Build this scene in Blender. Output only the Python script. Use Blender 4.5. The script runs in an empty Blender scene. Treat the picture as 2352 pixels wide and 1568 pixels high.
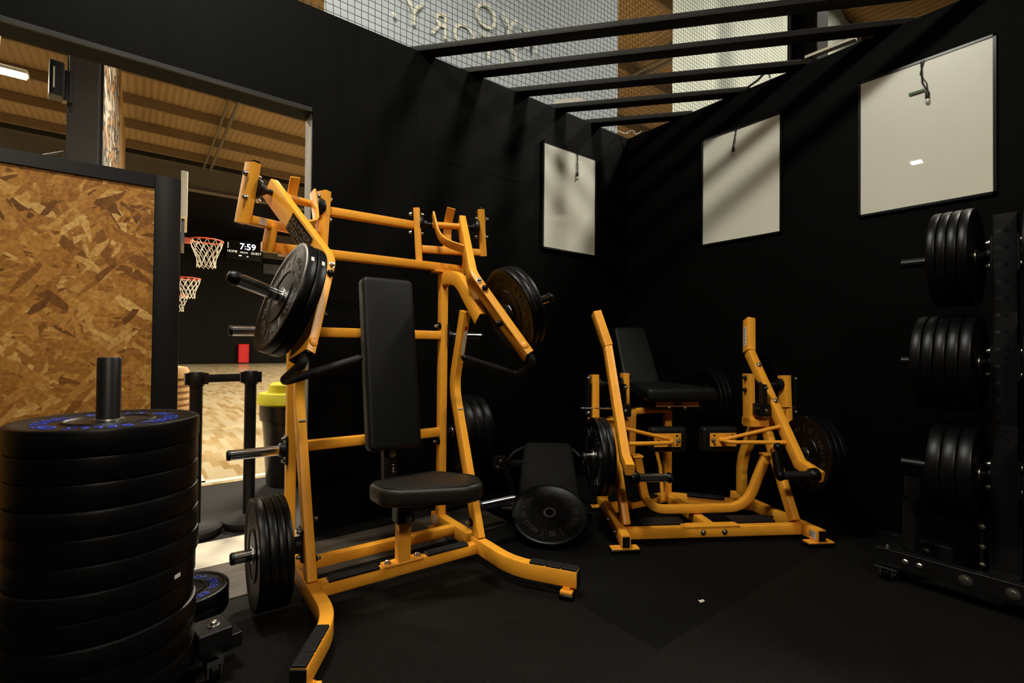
import bpy, bmesh, math, random
from math import sin, cos, pi, radians
from mathutils import Vector, Matrix

random.seed(7)
SC = bpy.context.scene
COL = SC.collection
V = Vector

# ------------------------------------------------------------------ camera, world, exposure
# world frame: X runs along the left wall, Y along the right wall, camera above the origin
CAM_H = 1.12
cd = bpy.data.cameras.new('camera')
cd.sensor_width = 36.0
cd.lens = 1114.4 / 2352 * 36.0
cd.clip_start = 0.05
cd.clip_end = 200
cam = bpy.data.objects.new('camera', cd)
COL.objects.link(cam)
yaw, pit, rol = radians(37.634), radians(0.727), radians(-0.5593)
fwd = V((sin(yaw) * cos(pit), cos(yaw) * cos(pit), sin(pit)))
rgt = V((cos(yaw), -sin(yaw), 0))
dwn = fwd.cross(rgt)
r2 = cos(rol) * rgt + sin(rol) * dwn
d2 = -sin(rol) * rgt + cos(rol) * dwn
cm = Matrix((r2, -d2, -fwd)).transposed().to_4x4()
cm.translation = V((0, 0, CAM_H))
cam.matrix_world = cm
SC.camera = cam

SC.view_settings.view_transform = 'Standard'
SC.view_settings.look = 'None'
SC.view_settings.gamma = 1.0
SC.view_settings.exposure = 0.0
SC.view_settings.use_curve_mapping = False

wd = bpy.data.worlds.new('world')
SC.world = wd
wd.use_nodes = True
wd.node_tree.nodes['Background'].inputs[0].default_value = (1.0, 0.86, 0.66, 1)
wd.node_tree.nodes['Background'].inputs[1].default_value = 0.006


def area_light(name, loc, target, size, power, color, sizey=None, spread=180):
    ld = bpy.data.lights.new(name, 'AREA')
    ld.energy = power
    ld.color = color
    ld.size = size
    if sizey:
        ld.shape = 'RECTANGLE'
        ld.size_y = sizey
    ld.spread = radians(spread)
    o = bpy.data.objects.new(name, ld)
    COL.objects.link(o)
    o.location = loc
    o.rotation_euler = (V(target) - V(loc)).to_track_quat('-Z', 'Y').to_euler()
    return o


# hall lamps above the room (their housings are built further down)
GYM_LAMP = V((0.0, 1.45, 5.2))
HALL_LAMP = V((5.6, -.05, 6.4))
area_light('gym_lamp_light', GYM_LAMP - V((0, 0, .045)), GYM_LAMP - V((0, 0, 5)), 0.55, 150, (0.98, 0.97, 0.85))
FRONT_FILL = V((-.5, -2.2, 4.2))  # unseen lamp behind the camera, added as front fill
area_light('front_fill_light', FRONT_FILL - V((0, 0, .045)), FRONT_FILL - V((0, 0, 5)), 0.55, 132, (1.0, 0.82, 0.60))
SHEET_FILL = V((9.0, 1.2, 7.4))  # unseen extra lamp, added to brighten the cream sheet
for _p, _e in ((HALL_LAMP, 265), (SHEET_FILL, 240)):
    area_light('hall_lamp_light', _p - V((0, 0, .045)), _p - V((0, 0, 5)), 0.55, _e, (1.0, 0.955, 0.83))
COURT_LAMPS = [(-3.4, 9.4), (3.6, 8.6), (8.0, 10.0), (6.6, 16.5), (-4.6, 18.0), (9.6, 25.0), (-6.2, 27.0)]
COURT_Z = 6.9
for i, (x, y) in enumerate(COURT_LAMPS):
    area_light('court_lamp_light', (x, y, COURT_Z - .06), (x, y, 0), 1.5, 780, (1.0, 0.88, 0.69), .3)


# ------------------------------------------------------------------ materials
def nodes_of(name):
    m = bpy.data.materials.new(name)
    m.use_nodes = True
    nt = m.node_tree
    return m, nt, nt.nodes['Principled BSDF']


def N(nt, typ, **kw):
    n = nt.nodes.new(typ)
    for k, v in kw.items():
        setattr(n, k, v)
    return n


def coords(nt, scale=(1, 1, 1), rot=(0, 0, 0), kind='Object'):
    tc = N(nt, 'ShaderNodeTexCoord')
    mp = N(nt, 'ShaderNodeMapping')
    mp.inputs['Scale'].default_value = scale
    mp.inputs['Rotation'].default_value = rot
    nt.links.new(tc.outputs[kind], mp.inputs['Vector'])
    return mp.outputs['Vector']


def ramp(nt, fac, stops):
    r = N(nt, 'ShaderNodeValToRGB')
    e = r.color_ramp.elements
    while len(e) < len(stops):
        e.new(0.5)
    for k, (p, c) in enumerate(stops):
        e[k].position = p
        e[k].color = (c[0], c[1], c[2], 1)
    nt.links.new(fac, r.inputs[0])
    return r.outputs[0]


def simple(name, col, rough=.5, metal=0.0, var=.15, scale=30, bump=0.0, bscale=200, spec=.5, coat=0.0, stretch=(1, 1, 1)):
    m, nt, b = nodes_of(name)
    v = coords(nt, stretch)
    n = N(nt, 'ShaderNodeTexNoise')
    n.inputs['Scale'].default_value = scale
    n.inputs['Detail'].default_value = 4
    nt.links.new(v, n.inputs['Vector'])
    lo = [c * (1 - var) for c in col]
    hi = [min(1, c * (1 + var)) for c in col]
    nt.links.new(ramp(nt, n.outputs[0], [(.3, lo), (.7, hi)]), b.inputs['Base Color'])
    b.inputs['Roughness'].default_value = rough
    b.inputs['Metallic'].default_value = metal
    b.inputs['Specular IOR Level'].default_value = spec
    b.inputs['Coat Weight'].default_value = coat
    b.inputs['Coat Roughness'].default_value = .12
    if bump:
        n2 = N(nt, 'ShaderNodeTexNoise')
        n2.inputs['Scale'].default_value = bscale
        n2.inputs['Detail'].default_value = 3
        nt.links.new(v, n2.inputs['Vector'])
        bp = N(nt, 'ShaderNodeBump')
        bp.inputs['Strength'].default_value = bump
        bp.inputs['Distance'].default_value = .004
        nt.links.new(n2.outputs[0], bp.inputs['Height'])
        nt.links.new(bp.outputs[0], b.inputs['Normal'])
    return m


def emit(name, col, strength, tint=None):
    m, nt, b = nodes_of(name)
    b.inputs['Base Color'].default_value = (.8, .8, .8, 1)
    b.inputs['Emission Color'].default_value = (*col, 1)
    b.inputs['Emission Strength'].default_value = strength
    return m


M = {}
M['yellow'] = simple('yellow_powder_coat', (.85, .362, .030), .40, spec=.35, var=.06, scale=14, bump=.05, bscale=500)
M['black_paint'] = simple('black_powder_coat', (.0045, .0045, .005), .42, spec=.3, var=.2, scale=20, bump=.05, bscale=400)
M['rubber'] = simple('black_bumper_rubber', (.0020, .0020, .0023), .36, spec=.22, var=.25, scale=18, bump=.12, bscale=350)
M['rubber_letter'] = simple('raised_rubber_lettering', (.027, .025, .022), .42, var=.1)
M['letter_highlit'] = simple('highlit_grey_lettering', (.085, .078, .066), .4, var=.15)  # highlights on the raised letters are put into a lighter grey
M['blue_letter'] = simple('blue_lettering', (.02, .045, .42), .5, var=.1)
M['grip'] = simple('black_foam_grip', (.006, .006, .0065), .62, spec=.3, bump=.2, bscale=600)
M['vinyl'] = simple('black_vinyl_upholstery', (.0038, .0047, .0047), .48, spec=.28, var=.12, scale=40, bump=.22, bscale=450)
M['seat_vinyl'] = simple('sheen_black_seat_vinyl', (.0120, .0110, .0088), .40, spec=.40, var=.15, scale=30, bump=.18, bscale=400)  # seat sheen is put into this lighter, warmer copy of the vinyl
M['chrome'] = simple('chromed_steel', (.80, .80, .81), .13, 1.0, var=.05)
M['bench_vinyl'] = simple('dark_worn_vinyl', (.0036, .0031, .0026), .7, spec=.12, var=.3, scale=6, bump=.2, bscale=300)
M['zinc'] = simple('zinc_plated_bolts', (.45, .44, .40), .32, 1.0, var=.1)
M['white_label'] = simple('white_sticker', (.62, .60, .54), .5, var=.05)
M['red_label'] = simple('red_sticker', (.30, .02, .015), .5)
M['grey_print'] = simple('grey_print', (.05, .05, .05), .6)
M['plate_text'] = simple('cast_nameplate_lettering', (.10, .085, .055), .45)
M['whiteboard'] = simple('white_board_panel', (.76, .74, .635), .35, var=.015, scale=5)
M['whiteboard'].node_tree.nodes['Principled BSDF'].inputs['Coat Weight'].default_value = .8
M['whiteboard'].node_tree.nodes['Principled BSDF'].inputs['Coat Roughness'].default_value = .012
M['board_frame'] = simple('black_board_edge', (.006, .006, .007), .2)
M['white_vinyl'] = simple('grey_white_vinyl_sheet', (.53, .57, .595), .6, var=.08, scale=1.2, bump=.1, bscale=2)
M['cream_vinyl'] = simple('cream_vinyl_sheet', (.76, .78, .63), .6, var=.12, scale=1.1, bump=.15, bscale=2)
M['letter_cream'] = simple('cream_banner_lettering', (.95, .90, .72), .6, var=.03)
M['net'] = simple('dark_net_cord', (.018, .016, .014), .8)
M['white_net'] = simple('white_hoop_net_cord', (.75, .70, .60), .8)
M['orange_rim'] = simple('orange_red_rim_paint', (.75, .075, .02), .4)
M['red_pad'] = simple('red_wall_pad', (.75, .012, .015), .5)
M['yellow_plastic'] = simple('yellow_plastic_lid', (.95, .90, .06), .4, var=.02)
M['bag'] = simple('black_bin_plastic', (.010, .010, .010), .3, bump=.2, bscale=30)
M['steel_dark'] = simple('dark_grey_steel_paint', (.045, .042, .038), .5, var=.15, scale=3)
M['steel_black'] = simple('black_steel_paint', (.010, .009, .008), .8, spec=.05, var=.15, scale=3)
M['steel_grey'] = simple('grey_steel_beam_paint', (.10, .085, .062), .55, var=.1, scale=2)
M['purlin'] = simple('warm_light_purlin_brown', (.155, .100, .045), .6, var=.12, scale=4)  # warm light on white-painted steel is put into this brown
M['tan'] = simple('tan_cushion', (.48, .30, .13), .8)
M['slat'] = simple('brown_wooden_slats', (.22, .10, .035), .6, var=.3, scale=8, stretch=(1, 1, 14))
M['timber_white'] = simple('pale_offcut_timber', (.62, .56, .45), .6, var=.1, scale=10, stretch=(1, 8, 8))
M['raw_wood'] = simple('raw_timber', (.42, .26, .11), .6, var=.25, scale=7, stretch=(6, 6, 1))
M['white_plastic'] = simple('white_plastic', (.70, .68, .60), .4)
M['cable'] = simple('black_cable', (.008, .008, .007), .5)
M['green_tag'] = simple('green_tag', (.02, .10, .03), .5)
M['batten'] = simple('black_painted_batten', (.017, .0145, .012), .62, spec=.25, var=.35, scale=6, bump=.3, bscale=40, stretch=(1, 9, 9))
M['glint_glow'] = emit('bright_led_panel', (1.0, .97, .90), 170)
M['lamp_glow'] = emit('led_lamp_face', (1.0, .95, .82), 30)
M['court_glow'] = emit('led_tube_face', (1.0, .90, .70), 40)
M['digit_glow'] = emit('scoreboard_digits', (.80, .78, 1.0), 6)
M['score_text'] = emit('scoreboard_lettering', (.85, .78, .60), 1.0)
M['white_paint'] = simple('white_line_paint', (.78, .76, .70), .4, var=.05)
M['jamb'] = simple('court_lit_jamb_grey', (.22, .20, .165), .6, var=.2, scale=5, stretch=(6, 6, .6))  # court light falling on the jamb is put into this lighter grey


def wall_paint(name, axis):
    m, nt, b = nodes_of(name)
    st = (1.2, 1.2, 22) if axis == 'h' else (10, 10, 1)
    v = coords(nt, st)
    n = N(nt, 'ShaderNodeTexNoise')
    n.inputs['Scale'].default_value = 2.2
    n.inputs['Detail'].default_value = 6
    nt.links.new(v, n.inputs['Vector'])
    nt.links.new(ramp(nt, n.outputs[0], [(.3, (.0011, .00105, .0009)), (.7, (.0024, .0022, .0018))]), b.inputs['Base Color'])
    b.inputs['Roughness'].default_value = .62
    b.inputs['Specular IOR Level'].default_value = .05
    bp = N(nt, 'ShaderNodeBump')
    bp.inputs['Strength'].default_value = .25
    bp.inputs['Distance'].default_value = .003
    nt.links.new(n.outputs[0], bp.inputs['Height'])
    nt.links.new(bp.outputs[0], b.inputs['Normal'])
    return m


M['wall_left'] = wall_paint('black_painted_plywood', 'v')
M['wall_right'] = wall_paint('black_painted_board', 'h')


def speckled(name, base, speck, rough):
    m, nt, b = nodes_of(name)
    v = coords(nt)
    n1 = N(nt, 'ShaderNodeTexNoise')
    n1.inputs['Scale'].default_value = 1.3
    n1.inputs['Detail'].default_value = 5
    n2 = N(nt, 'ShaderNodeTexNoise')
    n2.inputs['Scale'].default_value = 260
    n2.inputs['Detail'].default_value = 2
    for n in (n1, n2):
        nt.links.new(v, n.inputs['Vector'])
    c1 = ramp(nt, n1.outputs[0], [(.25, [c * .75 for c in base]), (.75, [c * 1.25 for c in base])])
    f = ramp(nt, n2.outputs[0], [(.62, (0, 0, 0)), (.72, (1, 1, 1))])
    mx = N(nt, 'ShaderNodeMix', data_type='RGBA')
    nt.links.new(f, mx.inputs[0])
    nt.links.new(c1, mx.inputs[6])
    mx.inputs[7].default_value = (*speck, 1)
    nt.links.new(mx.outputs[2], b.inputs['Base Color'])
    b.inputs['Roughness'].default_value = rough
    b.inputs['Specular IOR Level'].default_value = .12
    bp = N(nt, 'ShaderNodeBump')
    bp.inputs['Strength'].default_value = .3
    bp.inputs['Distance'].default_value = .003
    nt.links.new(n2.outputs[0], bp.inputs['Height'])
    nt.links.new(bp.outputs[0], b.inputs['Normal'])
    return m


M['floor'] = speckled('black_rubber_floor', (.0038, .0033, .0024), (.040, .038, .035), .70)
M['mat'] = speckled('darker_rubber_tile', (.0012, .0011, .0010), (.022, .021, .019), .8)
M['hall_floor'] = speckled('dark_grey_hall_matting', (.020, .018, .018), (.04, .036, .034), .5)
M['plank_dark'] = simple('worn_dark_plank', (.062, .050, .038), .5, var=.45, scale=5, bump=.15, bscale=30, stretch=(1, 9, 9))
M['pale_sheet'] = simple('worn_pale_sheet', (.62, .56, .45), .5, var=.12, scale=7, bump=.1, bscale=40)


def osb(name):
    """oriented strand board: several layers of long flakes turned different ways"""
    m, nt, b = nodes_of(name)
    col = None
    hgt = None
    for k, (rot, sc, off) in enumerate(((.25, 1.0, 0), (-.2, .65, 12.3), (-.8, .85, 3.1), (.05, 1.2, 41.0), (1.25, .9, 7.7), (.55, .9, 21.0), (-1.2, .8, 33.0), (-.6, .75, 55.0), (.95, 1.0, 63.0))):
        tc = N(nt, 'ShaderNodeTexCoord')
        mr = N(nt, 'ShaderNodeMapping')
        mr.inputs['Rotation'].default_value = (0, rot, 0)
        nt.links.new(tc.outputs['Object'], mr.inputs['Vector'])
        mp = N(nt, 'ShaderNodeMapping')
        mp.inputs['Location'].default_value = (off, 0, off * .7)
        mp.inputs['Scale'].default_value = (10 * sc, 1, 38 * sc)
        nt.links.new(mr.outputs[0], mp.inputs['Vector'])
        wn = N(nt, 'ShaderNodeTexNoise')
        wn.inputs['Scale'].default_value = 14
        nt.links.new(mr.outputs[0], wn.inputs['Vector'])
        ad = N(nt, 'ShaderNodeVectorMath', operation='MULTIPLY_ADD')
        nt.links.new(wn.outputs['Color'], ad.inputs[0])
        ad.inputs[1].default_value = (.7, 0, .7)
        nt.links.new(mp.outputs[0], ad.inputs[2])
        vo = N(nt, 'ShaderNodeTexVoronoi')
        vo.inputs['Scale'].default_value = 1.0
        nt.links.new(ad.outputs[0], vo.inputs['Vector'])
        sp = N(nt, 'ShaderNodeSeparateColor')
        nt.links.new(vo.outputs['Color'], sp.inputs[0])
        c = ramp(nt, sp.outputs[0], [(0, (.13, .048, .010)), (.12, (.30, .122, .022)), (.5, (.40, .172, .032)), (.8, (.47, .220, .045)), (.94, (.56, .30, .078)), (1, (.66, .40, .13))])
        if col is None:
            col, hgt = c, sp.outputs[1]
        else:
            g = N(nt, 'ShaderNodeMath', operation='GREATER_THAN')
            nt.links.new(sp.outputs[2], g.inputs[0])
            g.inputs[1].default_value = .74
            mx = N(nt, 'ShaderNodeMix', data_type='RGBA')
            nt.links.new(g.outputs[0], mx.inputs[0])
            nt.links.new(col, mx.inputs[6])
            nt.links.new(c, mx.inputs[7])
            col = mx.outputs[2]
            mh = N(nt, 'ShaderNodeMix', data_type='FLOAT')
            nt.links.new(g.outputs[0], mh.inputs[0])
            nt.links.new(hgt, mh.inputs[2])
            nt.links.new(sp.outputs[1], mh.inputs[3])
            hgt = mh.outputs[0]
    gv = coords(nt, (60, 1, 60))
    gn_ = N(nt, 'ShaderNodeTexNoise')
    gn_.inputs['Scale'].default_value = 1.0
    gn_.inputs['Detail'].default_value = 6
    nt.links.new(gv, gn_.inputs['Vector'])
    mu = N(nt, 'ShaderNodeMix', data_type='RGBA', blend_type='MULTIPLY')
    mu.inputs[0].default_value = 1.0
    nt.links.new(col, mu.inputs[6])
    nt.links.new(ramp(nt, gn_.outputs[0], [(.3, (.62, .60, .56)), (.62, (1, 1, 1))]), mu.inputs[7])
    nt.links.new(mu.outputs[2], b.inputs['Base Color'])
    b.inputs['Roughness'].default_value = .55
    b.inputs['Specular IOR Level'].default_value = .2
    bp = N(nt, 'ShaderNodeBump')
    bp.inputs['Strength'].default_value = .25
    bp.inputs['Distance'].default_value = .003
    nt.links.new(hgt, bp.inputs['Height'])
    nt.links.new(bp.outputs[0], b.inputs['Normal'])
    return m


M['osb'] = osb('oriented_strand_board')


def court_wood():
    m, nt, b = nodes_of('maple_court_planks')
    v = coords(nt, (1, 1, 1), (0, 0, pi / 2))
    br = N(nt, 'ShaderNodeTexBrick')
    br.offset = .37
    br.inputs['Scale'].default_value = 1.0
    br.inputs['Brick Width'].default_value = .42
    br.inputs['Row Height'].default_value = .07
    br.inputs['Mortar Size'].default_value = .0008
    br.inputs['Bias'].default_value = 0
    br.inputs['Color1'].default_value = (0, 0, 0, 1)
    br.inputs['Color2'].default_value = (1, 1, 1, 1)
    br.inputs['Mortar'].default_value = (.3, .3, .3, 1)
    nt.links.new(v, br.inputs['Vector'])
    n = N(nt, 'ShaderNodeTexNoise')
    n.inputs['Scale'].default_value = 6
    v2 = coords(nt, (6, .7, 1))
    nt.links.new(v2, n.inputs['Vector'])
    mx = N(nt, 'ShaderNodeMix', data_type='RGBA')
    mx.inputs[0].default_value = .25
    nt.links.new(br.outputs['Color'], mx.inputs[6])
    nt.links.new(n.outputs[0], mx.inputs[7])
    nt.links.new(ramp(nt, mx.outputs[2], [(.05, (.64, .545, .350)), (.45, (.60, .490, .290)), (.66, (.51, .375, .180)), (.85, (.42, .275, .110)), (1, (.37, .23, .085))]), b.inputs['Base Color'])
    b.inputs['Roughness'].default_value = .28
    b.inputs['Coat Weight'].default_value = .3
    return m


M['court'] = court_wood()


def roof_deck():
    m, nt, b = nodes_of('brown_ribbed_roof_deck')
    v = coords(nt)
    w = N(nt, 'ShaderNodeTexWave')
    w.wave_type = 'BANDS'
    w.bands_direction = 'X'
    w.inputs['Scale'].default_value = 1.9
    w.inputs['Distortion'].default_value = 1.2
    w.inputs['Detail'].default_value = 3
    nt.links.new(v, w.inputs['Vector'])
    nt.links.new(ramp(nt, w.outputs[0], [(.0, (.185, .115, .047)), (.25, (.228, .145, .060)), (1, (.245, .158, .066))]), b.inputs['Base Color'])
    b.inputs['Roughness'].default_value = .7
    bp = N(nt, 'ShaderNodeBump')
    bp.inputs['Strength'].default_value = .4
    bp.inputs['Distance'].default_value = .05
    nt.links.new(w.outputs[0], bp.inputs['Height'])
    nt.links.new(bp.outputs[0], b.inputs['Normal'])
    return m


M['deck'] = roof_deck()


def mural():
    m, nt, b = nodes_of('painted_mural')
    v = coords(nt, (1, .42, 1.0))
    n = N(nt, 'ShaderNodeTexNoise')
    n.inputs['Scale'].default_value = 1.8
    n.inputs['Detail'].default_value = 2
    n.inputs['Distortion'].default_value = 2.2
    nt.links.new(v, n.inputs['Vector'])
    c = ramp(nt, n.outputs[0], [(.0, (.30, .10, .03)), (.40, (.40, .20, .06)), (.44, (.008, .008, .008)), (.52, (.01, .01, .01)), (.55, (.42, .38, .31)), (1, (.55, .49, .40))])
    nt.links.new(c, b.inputs['Base Color'])
    b.inputs['Roughness'].default_value = .6
    return m


M['mural'] = mural()
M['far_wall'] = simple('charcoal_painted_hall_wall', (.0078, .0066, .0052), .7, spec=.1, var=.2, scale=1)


# ------------------------------------------------------------------ mesh helpers
class MB:
    """collects shapes and links them as one mesh object"""

    def __init__(self):
        self.v, self.f, self.adds = [], [], []

    def add(self, vs, fs, mat=None):
        o, fo = len(self.v), len(self.f)
        self.v += [(mat @ V(p)) if mat else V(p) for p in vs]
        self.f += [tuple(i + o for i in f) for f in fs]
        self.adds.append((o, len(self.v), fo, len(self.f)))
        return self

    def box(self, c, s, rz=0, mat=None, bev=0.0):
        c = V(c)
        hx, hy, hz = s[0] / 2, s[1] / 2, s[2] / 2
        R = Matrix.Translation(c) @ Matrix.Rotation(rz, 4, 'Z')
        if mat:
            R = mat @ R
        if bev and min(s) > 2.2 * bev:
            self.rrect_prism(hx, hy, -hz, hz, bev, R)
        else:
            vs = [(x, y, z) for x in (-hx, hx) for y in (-hy, hy) for z in (-hz, hz)]
            self.add(vs, [(0, 1, 3, 2), (4, 6, 7, 5), (0, 4, 5, 1), (2, 3, 7, 6), (0, 2, 6, 4), (1, 5, 7, 3)], R)
        return self

    def rrect_prism(self, hx, hy, z0, z1, r, mat):
        base = rrect(2 * hx - 2 * r, 2 * hy - 2 * r, 0.0001)
        base = rrect(2 * hx, 2 * hy, r)
        ins = rrect(2 * hx - 2 * r * .6, 2 * hy - 2 * r * .6, r * .6)
        self.loft([[(x, y, z0) for x, y in ins], [(x, y, z0 + r * .6) for x, y in base], [(x, y, z1 - r * .6) for x, y in base], [(x, y, z1) for x, y in ins]], mat)

    def loft(self, rings, mat=None, caps=True, closed=True):
        vs, fs = [], []
        n = len(rings[0])
        for r in rings:
            vs += list(r)
        for k in range(len(rings) - 1):
            for i in range(n if closed else n - 1):
                j = (i + 1) % n
                fs.append((k * n + i, k * n + j, (k + 1) * n + j, (k + 1) * n + i))
        if caps:
            fs.append(tuple(range(n))[::-1])
            fs.append(tuple((len(rings) - 1) * n + i for i in range(n)))
        return self.add(vs, fs, mat)

    def sweep(self, pts, w, h, wv, r=.006, off=0.0, sec=None, caps=True):
        """sweep a rounded box section (w along wv) along pts with mitred bends; off moves it along w x t"""
        pts = [V(p) for p in pts]
        n = len(pts)
        wvs = [V(a).normalized() for a in wv] if isinstance(wv[0], (tuple, list, Vector)) else [V(wv).normalized()] * n
        sec = sec or rrect(w, h, min(r, w * .45, h * .45))
        rings = []
        for i, p in enumerate(pts):
            t0 = (pts[i] - pts[i - 1]).normalized() if i else (pts[1] - pts[0]).normalized()
            t1 = (pts[i + 1] - pts[i]).normalized() if i < n - 1 else t0
            t = (t0 + t1).normalized()
            a = (wvs[i] - t * wvs[i].dot(t)).normalized()
            b = a.cross(t)
            m = t1 - t0
            k = 1.0
            if m.length > 1e-4:
                m = m.normalized()
                k = 1 / max(.4, t.dot(t1))
            ring = []
            for x, y in sec:
                o = a * x + b * (y + off)
                if k > 1.0001:
                    o = o + m * (o.dot(m) * (k - 1))
                ring.append(p + o)
            rings.append(ring)
        return self.loft(rings, caps=caps)

    def pipe(self, pts, r, seg=14, caps=True):
        pts = [V(p) for p in pts]
        d = (pts[1] - pts[0]).normalized()
        up = V((0, 0, 1)) if abs(d.z) < .9 else V((1, 0, 0))
        rings = []
        a = d.cross(up).normalized()
        for i, p in enumerate(pts):
            t0 = (pts[i] - pts[i - 1]).normalized() if i else d
            t1 = (pts[i + 1] - pts[i]).normalized() if i < len(pts) - 1 else t0
            t = (t0 + t1).normalized()
            a = (a - t * a.dot(t)).normalized()
            b = a.cross(t)
            rr = r[i] if isinstance(r, (list, tuple)) else r
            rings.append([p + a * (rr * cos(2 * pi * k / seg)) + b * (rr * sin(2 * pi * k / seg)) for k in range(seg)])
        return self.loft(rings, caps=caps)

    def lathe(self, prof, mat=None, seg=48, closed=False):
        """profile [(radius, z)] about local z"""
        rings = [[(r * cos(2 * pi * k / seg), r * sin(2 * pi * k / seg), z) for k in range(seg)] for r, z in prof]
        if closed:
            rings.append(rings[0])
        return self.loft(rings, mat, caps=not closed)

    def pad(self, outline, thick, rnd, mat, steps=5):
        """upholstered pad: outline swept through rounded top and bottom edges"""
        n = len(outline)
        nrm = []
        ar = sum(outline[i][0] * outline[(i + 1) % n][1] - outline[(i + 1) % n][0] * outline[i][1] for i in range(n))
        for i in range(n):
            p0, p1, p2 = V((*outline[i - 1], 0)), V((*outline[i], 0)), V((*outline[(i + 1) % n], 0))
            t = ((p1 - p0).normalized() + (p2 - p1).normalized()).normalized()
            q = V((t.y, -t.x, 0)) if ar > 0 else V((-t.y, t.x, 0))
            nrm.append(q)
        rings = []
        prof = []
        for k in range(steps + 1):
            a = pi / 2 * k / steps
            prof.append((rnd * (1 - sin(a)), rnd * (1 - cos(a))))
        lay = [(i, z) for i, z in prof] + [(i, thick - z) for i, z in prof[::-1]]
        for ins, z in lay:
            rings.append([(outline[i][0] - nrm[i].x * ins, outline[i][1] - nrm[i].y * ins, z) for i in range(n)])
        return self.loft(rings, mat)

    def ball(self, c, r, seg=14, squash=1.0):
        prof = [(max(1e-4, r * sin(pi * k / 8)), -r * squash * cos(pi * k / 8)) for k in range(9)]
        return self.lathe(prof, Matrix.Translation(V(c)), seg)

    def bolt(self, p, axis, r=.011, h=.010):
        m = align(p, axis)
        self.lathe([(r * 1.5, 0), (r * 1.5, h * .25), (r, h * .3), (r, h), (r * .6, h * 1.25)], m, 10)
        return self

    def build_each(self, name, mat, parent=None, gap=.003, **kw):
        """one object per cluster of touching shapes"""
        grp = []
        for a in self.adds:
            vs = self.v[a[0]:a[1]]
            lo = [min(p[i] for p in vs) - gap for i in range(3)]
            hi = [max(p[i] for p in vs) + gap for i in range(3)]
            mem, rest = [a], []
            for g in grp:
                if all(g[1][i] <= hi[i] and lo[i] <= g[2][i] for i in range(3)):
                    mem = g[0] + mem
                    lo = [min(lo[i], g[1][i]) for i in range(3)]
                    hi = [max(hi[i], g[2][i]) for i in range(3)]
                else:
                    rest.append(g)
            grp = rest + [(mem, lo, hi)]
        first = None
        for mem, _, _ in grp:
            m = MB()
            for v0, v1, f0, f1 in mem:
                m.add(self.v[v0:v1], [tuple(i - v0 for i in f) for f in self.f[f0:f1]])
            o = m.build(name, mat, parent, **kw)
            first = first or o
        return first

    def build(self, name, mat, parent=None, smooth=True, angle=38, loc=None):
        me = bpy.data.meshes.new(name)
        me.from_pydata([tuple(p) for p in self.v], [], self.f)
        bm = bmesh.new()
        bm.from_mesh(me)
        bmesh.ops.recalc_face_normals(bm, faces=bm.faces)
        bm.to_mesh(me)
        bm.free()
        me.materials.append(mat)
        if smooth:
            me.polygons.foreach_set('use_smooth', [True] * len(me.polygons))
            me.set_sharp_from_angle(angle=radians(angle))
        o = bpy.data.objects.new(name, me)
        COL.objects.link(o)
        if parent:
            o.parent = parent
        if loc is not None:
            o.location = loc
        return o


def rrect(w, h, r, n=3):
    out = []
    for cx, cy, a0 in ((w / 2 - r, h / 2 - r, 0), (-w / 2 + r, h / 2 - r, pi / 2), (-w / 2 + r, -h / 2 + r, pi), (w / 2 - r, -h / 2 + r, 1.5 * pi)):
        for k in range(n):
            a = a0 + pi / 2 * k / (n - 1)
            out.append((cx + r * cos(a), cy + r * sin(a)))
    return out


def align(p, axis):
    q = V(axis).normalized().to_track_quat('Z', 'Y')
    return Matrix.Translation(V(p)) @ q.to_matrix().to_4x4()


def fillet(pts, rad, n=6):
    pts = [V(p) for p in pts]
    out = [pts[0]]
    for i in range(1, len(pts) - 1):
        p0, p, p1 = pts[i - 1], pts[i], pts[i + 1]
        a, b = (p0 - p), (p1 - p)
        d = min(rad, a.length * .48, b.length * .48)
        s, e = p + a.normalized() * d, p + b.normalized() * d
        for k in range(n + 1):
            t = k / n
            out.append(s * (1 - t) ** 2 + p * 2 * t * (1 - t) + e * t * t)
    out.append(pts[-1])
    return out


def roundpoly(pts, rad, n=5):
    """closed 2-d outline with rounded corners"""
    out = []
    m = len(pts)
    for i in range(m):
        p0, p, p1 = V((*pts[i - 1], 0)), V((*pts[i], 0)), V((*pts[(i + 1) % m], 0))
        a, b = p0 - p, p1 - p
        d = min(rad, a.length * .45, b.length * .45)
        s, e = p + a.normalized() * d, p + b.normalized() * d
        for k in range(n + 1):
            t = k / n
            q = s * (1 - t) ** 2 + p * 2 * t * (1 - t) + e * t * t
            out.append((q.x, q.y))
    return out


_chars = {}


def glyph(ch):
    if ch not in _chars:
        cu = bpy.data.curves.new('glyph', 'FONT')
        cu.body = ch
        cu.size = 1.0
        cu.extrude = .01
        cu.resolution_u = 3
        o = bpy.data.objects.new('glyph', cu)
        me = bpy.data.meshes.new_from_object(o)
        vs = [tuple(v.co) for v in me.vertices]
        fs = [tuple(p.vertices) for p in me.polygons]
        w = (max(v[0] for v in vs) - min(v[0] for v in vs)) if vs else .25
        x0 = min(v[0] for v in vs) if vs else 0
        bpy.data.objects.remove(o)
        bpy.data.curves.remove(cu)
        bpy.data.meshes.remove(me)
        _chars[ch] = (vs, fs, w, x0)
    return _chars[ch]


def text_line(mb, s, size, mat, depth=.002, gap=.10, sx=1.0):
    """flat line of text centred on the origin of mat (x along the line, z out of the face)"""
    ws = [(.28 if c == ' ' else glyph(c)[2]) for c in s]
    tot = sum(ws) + gap * (len(s) - 1)
    x = -tot / 2
    for c, w in zip(s, ws):
        if c != ' ':
            vs, fs, _, x0 = glyph(c)
            mb.add([((vx - x0 + x) * size * sx, (vy - .35) * size, vz / .01 * depth) for vx, vy, vz in vs], fs, mat)
        x += w + gap


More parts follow.
